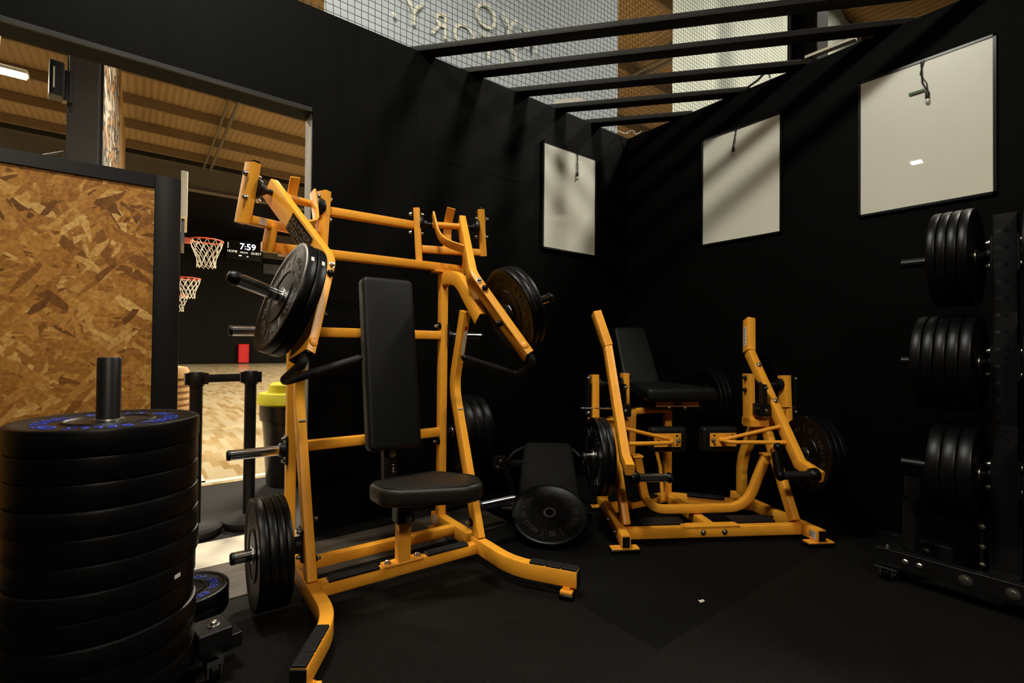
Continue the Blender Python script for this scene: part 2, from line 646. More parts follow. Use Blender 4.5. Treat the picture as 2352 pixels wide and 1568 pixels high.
def text_arc(mb, s, size, rad, mid, mat, depth=.002, gap=.16, inward=False):
    ws = [(.28 if c == ' ' else glyph(c)[2]) for c in s]
    tot = (sum(ws) + gap * (len(s) - 1)) * size
    sgn = 1 if inward else -1
    a = mid - sgn * tot / rad / 2
    for c, w in zip(s, ws):
        aa = a + sgn * (w * size / 2) / rad
        if c != ' ':
            vs, fs, _, x0 = glyph(c)
            R = mat @ Matrix.Rotation(aa - pi / 2 + (pi if inward else 0), 4, 'Z') @ Matrix.Translation((0, -rad if inward else rad, 0))
            mb.add([((vx - x0 - w / 2) * size, (vy - .35) * size, vz / .01 * depth) for vx, vy, vz in vs], fs, R)
        a += sgn * (w + gap) * size / rad


def tag(o, label=None, cat=None, group=None, kind=None):
    if label:
        o['label'] = label
    if cat:
        o['category'] = cat
    if group:
        o['group'] = group
    if kind:
        o['kind'] = kind
    return o


def empty(name, loc, rz=0, label=None, cat=None, group=None):
    o = bpy.data.objects.new(name, None)
    COL.objects.link(o)
    o.location = loc
    o.rotation_euler = (0, 0, rz)
    o.empty_display_size = .1
    return tag(o, label, cat, group)


def struct(name, mb, mat, label=None, parent=None, **kw):
    o = mb.build(name, mat, parent, **kw)
    if parent is None:
        o['kind'] = 'structure'
        if label:
            o['label'] = label
    return o


# ------------------------------------------------------------------ the room shell
YL, XR = 3.018, 3.723          # faces of the left and right walls
TOP = 3.148                    # top of both walls
JX, HEAD = 0.808, 2.512        # jamb of the opening, underside of its header

fl = MB()
fl.box((0.6, 0.55, -.05), (6.6, 5.2, .1))
struct('floor', fl, M['floor'], 'black speckled rubber floor of the training room')
mt = MB()
mt.box((1.545 + 1.09, 1.10 + .96, .0003), (2.17, 1.91, .0008))
struct('floor_tile', mt, M['mat'], 'darker square rubber tile let into the floor')

wl = MB()
wl.box(((JX + 4.0) / 2, YL + .07, TOP / 2), (4.0 - JX, .14, TOP))
wl.box(((JX - 3.2) / 2, YL + .07, (HEAD + TOP) / 2), (JX + 3.2, .14, TOP - HEAD))
w_left = struct('wall_left', wl, M['wall_left'], 'black painted left wall with a wide opening', smooth=False)
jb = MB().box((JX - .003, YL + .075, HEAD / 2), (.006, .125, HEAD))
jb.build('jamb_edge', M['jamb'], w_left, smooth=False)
sm = MB()
sm.box((1.49, YL - .0005, 2.2), (.004, .003, 1.86))
sm.box((2.6, YL - .0005, 2.44), (2.2, .003, .004))
sm.build_each('panel_seam', M['board_frame'], w_left, smooth=False)
hm = MB().box((-1.2, YL - .006, HEAD + .012), (4.0, .014, .024))
hm.build('header_trim', M['batten'], w_left, smooth=False)

wr = MB()
wr.box((XR + .07, (YL - 2.2) / 2 + .06, TOP / 2), (.14, YL + 2.2 + .12, TOP))
struct('wall_right', wr, M['wall_right'], 'black painted right wall with two white boards', smooth=False)

# half wall closing the lower part of the opening
HX = 0.165
hw = empty('partition', (-1.3, YL, 0))
hw['kind'] = 'structure'
tag(hw, 'half-height wall of strand board in a black frame beside the doorway')
MB().box((-.145, .016, .96), (3.01, .018, 1.9)).build('board', M['osb'], hw, smooth=False)
p = MB()
p.box((HX + 1.3 - .055, .045, .985), (.11, .10, 1.97), bev=.004)
p.build('post', M['black_paint'], hw)
MB().box((-.17, .050, 1.937), (3.26, .102, .066), bev=.004).build('top_rail', M['black_paint'], hw)

# threshold and the worn planks along the wall
th = MB().box((.0, 3.045, .003), (1.55, .36, .006))
struct('floor_threshold', th, M['pale_sheet'], 'pale worn sheet on the floor of the doorway', smooth=False)
pk = MB().box((.45, 2.665, .002), (2.9, .42, .004))
struct('floor_strip', pk, M['plank_dark'], 'strip of worn dark planks along the left wall', smooth=False)

# ------------------------------------------------------------------ the hall outside
hf = MB().box((6, 3.9, -.055), (24, 1.45, .1))
struct('floor_hall', hf, M['hall_floor'], 'dark matting between the room and the court')
cf = MB().box((8, 19.0, -.05), (34, 28.9, .1))
court = struct('floor_court', cf, M['court'], 'pale maple basketball court floor')
ln = MB()
ln.box((8, 4.66, .001), (34, .09, .002))
ln.box((.42, 8.5, .001), (.07, 7.7, .002))
ln.build_each('boundary_line', M['white_paint'], court, smooth=False)
fw = MB().box((8, 33.2, 4.2), (34, .2, 8.4))
struct('wall_far', fw, M['far_wall'], 'charcoal far wall of the hall')

rf = MB().box((6, 7.8, 8.05), (44, 27.6, .06))
roof = struct('ceiling', rf, M['deck'], 'brown ribbed roof deck of the hall', smooth=False)
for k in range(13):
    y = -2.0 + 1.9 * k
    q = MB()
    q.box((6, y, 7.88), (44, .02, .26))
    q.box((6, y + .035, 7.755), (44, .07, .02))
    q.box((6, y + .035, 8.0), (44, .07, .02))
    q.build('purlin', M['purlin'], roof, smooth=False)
for x, y0, y1 in ((2.05, 6, 21.4), (9.5, 5, 21)):
    q = MB()
    q.pipe([(x, y0, 7.66), (x, y1, 7.66)], .05, 8)
    q.pipe([(x - .22, y0, 7.66), (x - .22, y1, 7.66)], .035, 8)
    q.build_each('brace_rod', M['steel_grey'], roof)
q = MB()
q.sweep([(9.0, 6.2, 7.72), (13.0, 4.2, 7.72)], .07, .07, (0, 0, 1))
q.sweep([(10.0, 9.5, 7.72), (12.4, 5.0, 7.72)], .05, .05, (0, 0, 1))
q.build_each('diagonal_brace', M['steel_grey'], roof)

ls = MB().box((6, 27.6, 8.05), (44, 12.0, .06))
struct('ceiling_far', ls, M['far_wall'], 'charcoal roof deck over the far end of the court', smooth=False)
ib = MB()
ib.box((8, 21.6, 7.32), (34, .03, .9))
ib.box((8, 21.6, 6.88), (34, .36, .03))
ib.box((8, 21.6, 7.74), (34, .36, .03))
tag(ib.build('steel_roof_girder', M['steel_grey'], None, smooth=False), 'deep grey steel roof girder crossing above the court', 'girder')['kind'] = 'structure'


def i_column(name, x, y, w, d, h, rz, label, mat):
    r = empty(name, (x, y, 0), rz, label, 'column')
    q = MB()
    q.box((0, 0, h / 2), (.012, d, h))
    q.box((0, d / 2, h / 2), (w, .016, h))
    q.box((0, -d / 2, h / 2), (w, .016, h))
    q.build('shaft', mat, r, smooth=False)
    q = MB()
    q.box((0, 0, .012), (w + .12, d + .12, .024))
    q.build('base_plate', mat, r, smooth=False)
    return r


col = i_column('steel_column', -.575, 8.0, .29, .26, 8.0, 0, 'dark grey steel column beyond the half-height wall', M['steel_dark'])
MB().pipe([(-.10, -.145, 3.9), (-.15, -.145, 5.6)], .012, 8).build('conduit', M['steel_dark'], col)
i_column('steel_column', 6.1, 2.35, .30, .30, 8.0, 0, 'dark steel column seen over the right wall before the cream sheet', M['steel_black'])

q = MB()
q.pipe([(-.16, -.16, 3.40), (-.34, -.20, 3.30), (-.52, -.20, 3.16)], .014, 10)
q.pipe([(-.15, -.16, 3.40), (-.16, -.18, 3.22)], .016, 10)
q.build('clamp_arm', M['steel_dark'], col)
# mural panel seen along its face behind the column
mp_ = empty('mural_panel', (-.44, 8.4, 0), 0, 'tall graffiti-painted panel seen edge-on behind the steel column', 'panel')
MB().box((0, -.01, 3.75), (.06, .02, 7.5)).build('near_edge', M['black_paint'], mp_, smooth=False)
MB().box((0, 3.1, 3.75), (.05, 6.2, 7.5)).build('painted_face', M['mural'], mp_, smooth=False)
MB().box((.0, 8.7, 2.35), (.09, 5.0, 4.7)).build('timber_edge', M['timber_white'], mp_, smooth=False)
MB().box((.0, 8.7, 6.10), (.07, 5.0, 2.8)).build('plywood_header', M['raw_wood'], mp_, smooth=False)

# loudspeaker on the column
sp = empty('loudspeaker', (-.80, 7.72, 4.18), radians(8), 'black loudspeaker with a white stripe hung beside the steel column', 'speaker')
MB().box((0, 0, 0), (.13, .20, .40), bev=.012).build('cabinet', M['black_paint'], sp)
MB().box((-.025, -.103, .0), (.014, .006, .24)).build('stripe', M['white_plastic'], sp)
MB().box((.10, .06, -.02), (.09, .12, .36), bev=.008).build('bracket', M['board_frame'], sp)


def tube_lamp(name, x, y, z, L, rz, label, group=None):
    r = empty(name, (x, y, z), rz, label, 'light', group)
    q = MB()
    q.box((0, 0, .015), (L, .16, .05), bev=.008)
    q.build('housing', M['white_plastic'], r)
    MB().box((0, 0, -.025), (L - .04, .14, .03), bev=.01).build('diffuser', M['court_glow'], r)
    q = MB()
    q.pipe([(-L * .35, 0, .04), (-L * .35 - .12, 0, 8.02 - z)], .004, 6)
    q.pipe([(L * .35, 0, .04), (L * .35 + .12, 0, 8.02 - z)], .004, 6)
    q.build_each('hanger_wire', M['timber_white'], r)
    return r


for (x, y), lab in zip(COURT_LAMPS, ('left of the mural panel', 'right of the doorway', 'near the right end of the court', 'over the middle of the court', 'far to the left', 'toward the scoreboard wall on the right', 'toward the scoreboard wall on the left')):
    tube_lamp('tube_lamp', x, y, COURT_Z, 1.6, 0, 'hall tube lamp hanging ' + lab, 'court lamps')
tube_lamp('tube_lamp', -2.13, 9.0, 4.66, 1.85, 0, 'long glowing tube lamp over the half-height wall, left of the loudspeaker')


def panel_lamp(p, label):
    r = empty('panel_lamp', p, 0, label, 'light')
    MB().box((0, 0, .02), (.62, .62, .08), bev=.01).build('housing', M['white_plastic'], r)
    MB().box((0, 0, -.028), (.56, .56, .012)).build('diffuser', M['lamp_glow'], r)
    MB().pipe([(0, 0, .05), (0, 0, 8.02 - p[2])], .006, 6).build_each('hanger_wire', M['steel_dark'], r)


panel_lamp(GYM_LAMP, 'square white panel lamp hung over the training room')
panel_lamp(FRONT_FILL, 'unseen panel lamp added as front fill over the open front of the room')
panel_lamp(HALL_LAMP, 'square white panel lamp hung just beyond the right wall')
gl = empty('spot_panel', (-5.72, 2.92, 5.19), 0, 'small bright panel lamp hung over the hall left of the doorway', 'light')
MB().box((0, 0, .03), (.22, .22, .08), bev=.01).build('housing', M['white_plastic'], gl)
MB().box((0, 0, -.02), (.17, .17, .03)).build('diffuser', M['glint_glow'], gl)
MB().pipe([(0, 0, .06), (0, 0, 2.83)], .006, 6).build('hanger_wire', M['steel_dark'], gl)
panel_lamp(SHEET_FILL, 'unseen panel lamp added farther off to brighten the cream sheet')


# hoops along the side of the court
def hoop(x, y, z, label):
    r = empty('basketball_hoop', (x, y, 0), -math.atan2(x - .28, y), label, 'basketball hoop', 'basketball hoops along the court')
    MB().pipe([(-.62, 0, 0), (-.62, 0, z + .45)], .05, 12).build('pole', M['steel_dark'], r)
    q = MB()
    q.box((-.30, 0, z + .53), (.085, 1.15, .66), bev=.006)
    q.build('backboard', M['white_paint'], r)
    q = MB()
    q.box((-.31, 0, z + .02), (.04, .9, .36))
    q.box((-.46, 0, z + .45), (.32, .08, .08))
    q.build('bracket_frame', M['board_frame'], r, smooth=False)
    q = MB()
    ring = [(.225 * cos(2 * pi * k / 32), .225 * sin(2 * pi * k / 32), z) for k in range(33)]
    q.pipe(ring, .010, 8, caps=False)
    q.box((-.255, 0, z - .03), (.09, .14, .07))
    q.build('rim', M['orange_rim'], r)
    q = MB()
    n = 12
    prof = [(.22, 0), (.205, -.10), (.165, -.19), (.135, -.28), (.125, -.38), (.13, -.42)]
    for k in range(n):
        for sg in (1, -1):
            pts = []
            for i, (rr, dz) in enumerate(prof):
                a = 2 * pi * (k + sg * i * .5) / n
                pts.append((rr * cos(a), rr * sin(a), z + dz))
            q.pipe(pts, .005, 5)
    q.build('net', M['white_net'], r)
    return r


hoop(.826, 8.9, 2.74, 'nearest basketball hoop, orange rim and white net, beside the black partition post')
hoop(.826, 12.35, 2.52, 'middle basketball hoop, second away along the court, seen below the nearest rim')
hoop(.83, 15.7, 2.42, 'farthest basketball hoop, smallest rim peeking out past the partition post')

# scoreboard on the far wall
sb = empty('scoreboard', (4.99, 33.0, 6.80), 0, 'black electronic scoreboard showing 7:59 on the far wall', 'scoreboard')
FX = Matrix.Rotation(pi / 2, 4, 'X')       # text plane facing -Y


def face_text(mb, s, size, x, z, y, depth=.01, **kw):
    text_line(mb, s, size, Matrix.Translation((x, y, z)) @ FX, depth, **kw)


MB().box((0, 0, 0), (1.95, .18, 1.17), bev=.03).build('casing', M['black_paint'], sb)
q = MB()
face_text(q, '7', .52, -.12, .24, -.10)
face_text(q, ':', .42, .045, .22, -.10)
face_text(q, '59', .52, .36, .24, -.10)
q.build('clock_digits', M['digit_glow'], sb)
q = MB()
face_text(q, 'HOME', .19, -.63, -.11, -.10)
face_text(q, 'PERIOD', .125, -.02, -.13, -.10)
face_text(q, 'GUEST', .19, .64, -.12, -.10)
q.box((-.22, -.1, -.33), (.16, .02, .07))
q.box((.17, -.1, -.35), (.09, .02, .06))
for k in range(4):
    q.box((-.86, -.1, .36 - .09 * k), (.05, .02, .05))
q.build_each('lettering', M['score_text'], sb, gap=.05)

# small grey screen panel beside it
gp = empty('wall_panel', (7.25, 33.05, 7.35), 0, 'plain grey panel on the far wall right of the scoreboard', 'panel')
MB().box((0, 0, .2), (2.5, .1, 2.1), bev=.02).build('sheet', M['steel_grey'], gp)
MB().box((-.2, 0, -1.5), (2.0, .1, .62), bev=.02).build('lower_sheet', M['steel_dark'], gp)

rp = empty('wall_pad', (5.03, 32.9, 0), 0, 'bright red padded block standing at the foot of the far wall', 'pad')
MB().box((0, 0, .62), (.56, .3, 1.12), bev=.05).build('cushion', M['red_pad'], rp)
MB().box((0, 0, .04), (.50, .24, .08)).build('foot', M['black_paint'], rp)

# slatted stool with a round cushion beyond the partition post
st = empty('stool', (.415, 8.0, 0), 0, 'slatted wooden stool with a tan round cushion behind the barrier posts', 'stool')
MB().lathe([(.14, .02), (.155, .1), (.155, .6), (.15, .64)], None, 20).build('drum', M['slat'], st)
q = MB()
for k in range(7):
    q.lathe([(.150, .06 + k * .085), (.162, .065 + k * .085), (.162, .105 + k * .085), (.150, .11 + k * .085)], None, 20)
q.build('slat_band', M['tan'], st)
MB().lathe([(.10, .64), (.16, .67), (.165, .74), (.13, .81), (.02, .83)], None, 24).build('cushion', M['tan'], st)

# waste bin
bn = empty('waste_bin', (1.0, 4.28, 0), 0, 'black waste bin with a bright yellow lid just outside the doorway', 'bin')
MB().lathe([(.165, 0), (.17, .02), (.195, .40), (.215, .64), (.21, .66)], None, 28).build('body', M['bag'], bn)
q = MB()
q.lathe([(.225, .64), (.245, .655), (.245, .70), (.225, .735), (.165, .745), (.155, .80), (.135, .815), (.02, .82)], None, 36)
q.build('lid', M['yellow_plastic'], bn)
MB().lathe([(.222, .52), (.226, .56), (.225, .638)], None, 28, ).build('bag_edge', M['bag'], bn)


# barrier posts with a belt
def barrier(x, y, label, headrot):
    r = empty('barrier_post', (x, y, 0), 0, label, 'barrier post', 'belt barrier posts')
    MB().lathe([(.138, 0), (.145, .012), (.145, .040), (.130, .055), (.05, .064), (.036, .070)], None, 40).build('base', M['hall_floor'], r)
    MB().lathe([(.034, .06), (.034, .90), (.035, .905)], None, 20).build('pole', M['black_paint'], r)
    q = MB()
    q.lathe([(.040, .875), (.042, .88), (.042, .950), (.038, .958)], None, 20)
    q.build('belt_head', M['black_paint'], r)
    q = MB()
    for a in (headrot, headrot + pi):
        q.box((.048 * cos(a), .048 * sin(a), .918), (.022, .042, .066), a)
    q.build_each('belt_clip', M['board_frame'], r)
    return r


b1 = (.277, 3.41)
b2 = (.568, 3.435)
ang = math.atan2(b2[1] - b1[1], b2[0] - b1[0])
barrier(*b1, 'nearer black barrier post, left end of the belt in the doorway', ang)
barrier(*b2, 'farther black barrier post, right end of the belt in the doorway', ang)
q = MB()
d_ = V((cos(ang), sin(ang), 0))
a0, a1 = V((*b1, .918)) + d_ * .0605, V((*b2, .918)) - d_ * .0605
q.sweep([a0, a1], .004, .048, (-d_.y, d_.x, 0), r=.001)
tag(q.build('barrier_belt', M['black_paint']), 'black belt strung between the two barrier posts in the doorway', 'belt')

# pale sheets hung behind the net, seen over the walls
sh = empty('banner', (2.55, 3.47, 0), 0, 'grey-white hanging banner with reversed cream lettering behind the net', 'banner')


def hang(x0, x1, z0, z1, waves, amp, phase):
    q = MB()
    n = 60
    rings = []
    for k in range(n + 1):
        x = x0 + (x1 - x0) * k / n
        y = amp * sin(waves * k / n * 2 * pi + phase)
        rings.append([(x, y - .002, z0), (x, y - .002, z1), (x, y + .002, z1), (x, y + .002, z0)])
    q.loft(rings)
    return q


hang(-1.555, 1.545, 2.2, 6.6, 2.0, .012, .4).build('sheet', M['white_vinyl'], sh)
q = MB()
MIR = Matrix.Diagonal((-1, 1, 1, 1))       # read from behind: reversed


def rev_text(s, size, x_left, z, gap=.13):
    ws = [(.28 if c == ' ' else glyph(c)[2]) for c in s]
    tot = (sum(ws) + gap * (len(s) - 1)) * size
    text_line(q, s, size, Matrix.Translation((x_left + tot / 2, -.024, z)) @ FX @ MIR, .002, gap)


rev_text('CTORY.', .29, -1.07, 3.725, .20)
rev_text('KYO', .31, -.325, 3.985, .16)
q.build_each('letter', M['letter_cream'], sh, gap=.012)
tag(sh, None)
s2 = empty('banner', (5.14, 3.47, 0), 0, 'cream-white plain hanging sheet right of the brown roof gap', 'banner')
hang(0, 6.4, 2.2, 7.6, 4.5, .03, 1.0).build('sheet', M['cream_vinyl'], s2)

# safety net over the left wall
nt_ = MB()
sq = [(.0021 * cos(a), .0021 * sin(a)) for a in (0, 2.1, 4.2)]
rx = random.Random(3)


def net_y(x, z):
    t = max(0, z - TOP)
    return 3.19 + .05 * math.exp(-t * 5) * (1 + .5 * sin(x * 2.3)) + .012 * sin(x * 1.7 + z)


NP = .047
nx = int((10.9 - .35) / NP)
for k in range(nx):
    x = .35 + NP * k
    pts = []
    for i in range(15):
        z = TOP - .03 + (7.0 - TOP) * (i / 14) ** 1.8
        dx = .055 * math.exp(-(z - TOP) * 6) * sin(x * 1.1 + 1) + .006 * sin(z * 3 + x * 2)
        pts.append((x + dx, net_y(x, z), z))
    nt_.sweep(pts, 0, 0, (1, 0, 0), sec=sq, caps=False)
for k in range(int((7.0 - TOP) / NP)):
    z = TOP + NP * k
    pts = []
    for i in range(44):
        x = .35 + (10.9 - .35) * i / 43
        pts.append((x, net_y(x, z), z + .007 * sin(x * 2.1 + z * 4)))
    nt_.sweep(pts, 0, 0, (0, 0, 1), sec=sq, caps=False)
tag(nt_.build('safety_net', M['net'], smooth=False), 'dark square-mesh safety net rising from the top of the left wall', 'net')

# battens laid across the corner on top of both walls
BAT = [(1.558, .485), (1.969, .966), (2.407, 1.506), (2.828, 1.985), (3.263, 2.485)]
names_b = ['nearest and longest black batten across the corner, nicked on its upper edge', 'second longest black batten across the corner', 'third and middle black batten across the corner', 'fourth black batten across the corner, second shortest', 'shortest black batten, deepest into the corner']
for k, (xl, yr) in enumerate(BAT):
    a = V((xl, YL, TOP + .019))
    b = V((XR, yr, TOP + .019))
    d = (b - a).normalized()
    a -= d * .11
    b += d * .12
    q = MB().sweep([a, b], .098, .038, (-d.y, d.x, 0), r=.003)
    if k == 0:
        s = d.cross(V((0, 0, 1)))
        mid = a + d * .62
        q.box((mid.x - s.x * .05, mid.y - s.y * .05, mid.z + .02), (.05, .014, .012), math.atan2(d.y, d.x))
    tag(q.build('batten', M['batten']), names_b[k], 'batten', 'battens across the corner')

q = MB().box((2.828 + .6547 * .07 - .756 * .028, YL - .756 * .07 - .655 * .028, TOP + .0555), (.24, .030, .035), math.atan2(-.756, .6547))
tag(q.build('timber_offcut', M['timber_white']), 'short pale timber offcut lying on the left end of the fourth batten', 'timber')
q = MB().box((XR + .02, 1.30, TOP + .05), (.045, .30, .018), radians(4))
tag(q.build('timber_offcut', M['timber_white']), 'pale timber offcut lying on the right wall top beside the third batten', 'timber')

# loose cable and pegs in the corner on top of the walls
q = MB()
pts = []
for k in range(30):
    t = k / 29
    x = 3.32 + .42 * t
    y = YL + .03 - (.36 * max(0, t - .55))
    pts.append((x, y + .012 * sin(k * 1.7), TOP + .022 + .016 * sin(k * 1.1)))
q.pipe(pts, .006, 6)
tag(q.build('loose_cable', M['white_plastic']), 'loose pale cable bunched on the wall tops in the corner', 'cable')
cl = empty('clamp_lamp', (XR + .03, 1.70, TOP), 0, 'small metal clamp fixture on the right wall top near the third batten', 'clamp')
q = MB()
q.sweep([(0, 0, 0), (0, .02, .10), (0, .10, .05), (0, .17, .03)], .02, .01, (1, 0, 0), r=.002)
q.build('arm', M['chrome'], cl)
MB().lathe([(.02, 0), (.03, .03), (.03, .06)], Matrix.Translation((0, -.02, .06)), 12).build('head', M['black_paint'], cl)


# ------------------------------------------------------------------ white boards
def board(name, c, w, h, wall, label, bulb):
    # local x along the wall, local -y out of the wall
    if wall == 'L':
        r = empty(name, (c[0], YL, c[2]), 0, label, 'whiteboard', 'white boards on the walls')
    else:
        r = empty(name, (XR, c[1], c[2]), -pi / 2, label, 'whiteboard', 'white boards on the walls')
    MB().box((0, -.009, 0), (w, .014, h)).build('panel', M['whiteboard'], r, smooth=False)
    q = MB()
    for s in (-1, 1):
        q.box((s * (w / 2 + .007), -.011, 0), (.014, .020, h + .028))
        q.box((0, -.011, s * (h / 2 + .007)), (w + .028, .020, .014))
    q.build('frame', M['board_frame'], r, smooth=False)
    q = MB()
    x0 = bulb[0]
    zt = h / 2 + .004
    L = bulb[1]
    q.pipe([(x0, -.022, zt), (x0 + .004, -.026, zt - L * .35), (x0 - .006 + bulb[2] * .4, -.024, zt - L * .7), (x0 + bulb[2], -.026, zt - L)], .004, 6)
    q.pipe([(x0 + .014, -.022, zt), (x0 - .004, -.026, zt - L * .4), (x0 + .012 + bulb[2] * .5, -.026, zt - L * .75), (x0 + bulb[2], -.026, zt - L)], .0028, 6)
    q.build('cord', M['cable'], r)
    q = MB()
    q.lathe([(.006, 0), (.010, -.01), (.010, -.045), (.006, -.05)], Matrix.Translation((x0 + bulb[2], -.027, zt - L)), 10)
    q.build('lamp_socket', M['cable'], r)
    q = MB()
    q.ball((x0 + bulb[2] + .001, -.027, zt - L - .062), .011, 10, 1.5)
    q.build('bulb', M['white_plastic'], r)
    if bulb[3]:
        MB().box((x0 + bulb[2] - .05, -.027, zt - L + .012), (.075, .003, .014)).build('tag', M['green_tag'], r)
    return r


board('whiteboard', (2.937, 0, 2.387), .612, .862, 'L', 'white board on the left wall beside the corner, grey in shade', (.07, .16, .0, False))
board('whiteboard', (0, 1.917, 2.422), .610, .861, 'R', 'white board nearer the corner on the right wall, striped by batten shadows', (-.03, .13, -.012, False))
board('whiteboard', (0, .801, 2.431), .617, .855, 'R', 'large white board above the plate rack, with a bright glint and green cord tag', (.0, .19, .03, True))

ot = empty('wall_socket', (XR, .845, .30), -pi / 2, 'black wall socket low on the right wall behind the plate rack', 'socket')
MB().box((0, -.008, 0), (.08, .016, .125), bev=.003).build('cover', M['board_frame'], ot)
MB().box((0, -.018, 0), (.045, .006, .07), bev=.001).build('insert', M['black_paint'], ot)

# ------------------------------------------------------------------ bumper plates
_plate = {}


def plate_meshes(R, t, text):
    key = (R, t, text)
    if key in _plate:
        return _plate[key]
    q = MB()
    rim = min(.008, t * .2)
    k = R / .225
    prof = [(.0265, t - .004), (.045 * k, t - .004), (.05 * k, t - .0045), (.098 * k, t - .005), (.102 * k, t - .001), (.108 * k, t - .001), (.112 * k, t - .006),
            (.195 * k, t - .006), (.203 * k, t - .001), (R - rim, t), (R - rim * .3, t - rim * .3), (R, t - rim), (R, rim), (R - rim * .3, rim * .3), (R - rim, 0), (.203 * k, .001),
            (.195 * k, .006), (.112 * k, .006), (.108 * k, .001), (.102 * k, .001), (.098 * k, .005), (.05 * k, .0045), (.045 * k, .004), (.0265, .004)]
    q.lathe(prof, None, 72, closed=True)
    body = q.build('bumper_plate', M['rubber'])
    q = MB()
    q.lathe([(.0262, .001), (.036, .001), (.037, .003), (.037, t - .003), (.036, t - .0005), (.0262, t - .0005)], None, 32, closed=True)
    hub = q.build('hub_ring', M['zinc'])
    let = None
    if text:
        q = MB()
        if text != 'arc_back':
            zf = t - .0065
            mm = Matrix.Translation((0, 0, zf))
        else:
            zf = .0065
            mm = Matrix.Translation((0, 0, zf)) @ Matrix.Rotation(pi, 4, 'X')
        blue = text.startswith('blue')
        text_arc(q, 'BELLS OF STEEL', .052 * k if blue else .036, .153 * k, pi, mm, .0025, .2)
        if not blue:
            text_arc(q, 'BELLS OF STEEL', .036, .153, 0, mm, .0025, .2)
            for a in (pi / 2, -pi / 2):
                text_arc(q, '10', .048, .152, a, mm, .0025, .12)
                for s in (-1, 1):
                    aa = a + s * .36
                    q.sweep([mm @ V((.133 * cos(aa), .133 * sin(aa), .001)), mm @ V((.176 * cos(aa), .176 * sin(aa), .001))], .004, .004, (-sin(aa), cos(aa), 0), r=.001)
        else:
            text_arc(q, 'BELLS OF STEEL', .052 * k, .150 * k, 0, mm, .0025, .2)
        let = q.build('lettering', M['blue_letter'] if blue else M['letter_highlit'] if text == 'worn' else M['rubber_letter'])  # the lighter grey style has letter highlights in its colour
    for o in (body, hub, let):
        if o:
            COL.objects.unlink(o)
    _plate[key] = (body, hub, let)
    return _plate[key]


def plate(p, axis, t, label, group, R=.225, text=None, spin=0.0):
    """plate whose back face sits at p and whose face looks along axis"""
    body, hub, let = plate_meshes(R, t, text)
    b = body.copy()
    COL.objects.link(b)
    z = V(axis).normalized()
    up = V((0, 0, 1)) if abs(z.z) < .95 else V((0, 1, 0))
    x = up.cross(z).normalized()
    y = z.cross(x)
    mw = Matrix((x, y, z)).transposed().to_4x4()
    mw.translation = V(p)
    b.matrix_world = mw @ Matrix.Rotation(spin, 4, 'Z')
    tag(b, label, 'weight plate', group)
    for c in (hub, let):
        if c:
            k = c.copy()
            COL.objects.link(k)
            k.parent = b
    return b


def sticker(parent_plate, R, t, ang, zc=.5):
    q = MB()
    q.box((R + .0006, 0, t * zc), (.0012, .022, .011))
    o = q.build('sticker', M['white_label'], parent_plate, smooth=False)
    o.rotation_euler = (0, 0, ang)


def place_on(frame_loc, rz, p):
    return Matrix.Translation(V(frame_loc)) @ Matrix.Rotation(rz, 4, 'Z') @ V(p)


def dir_on(rz, d):
    return Matrix.Rotation(rz, 4, 'Z') @ V(d)


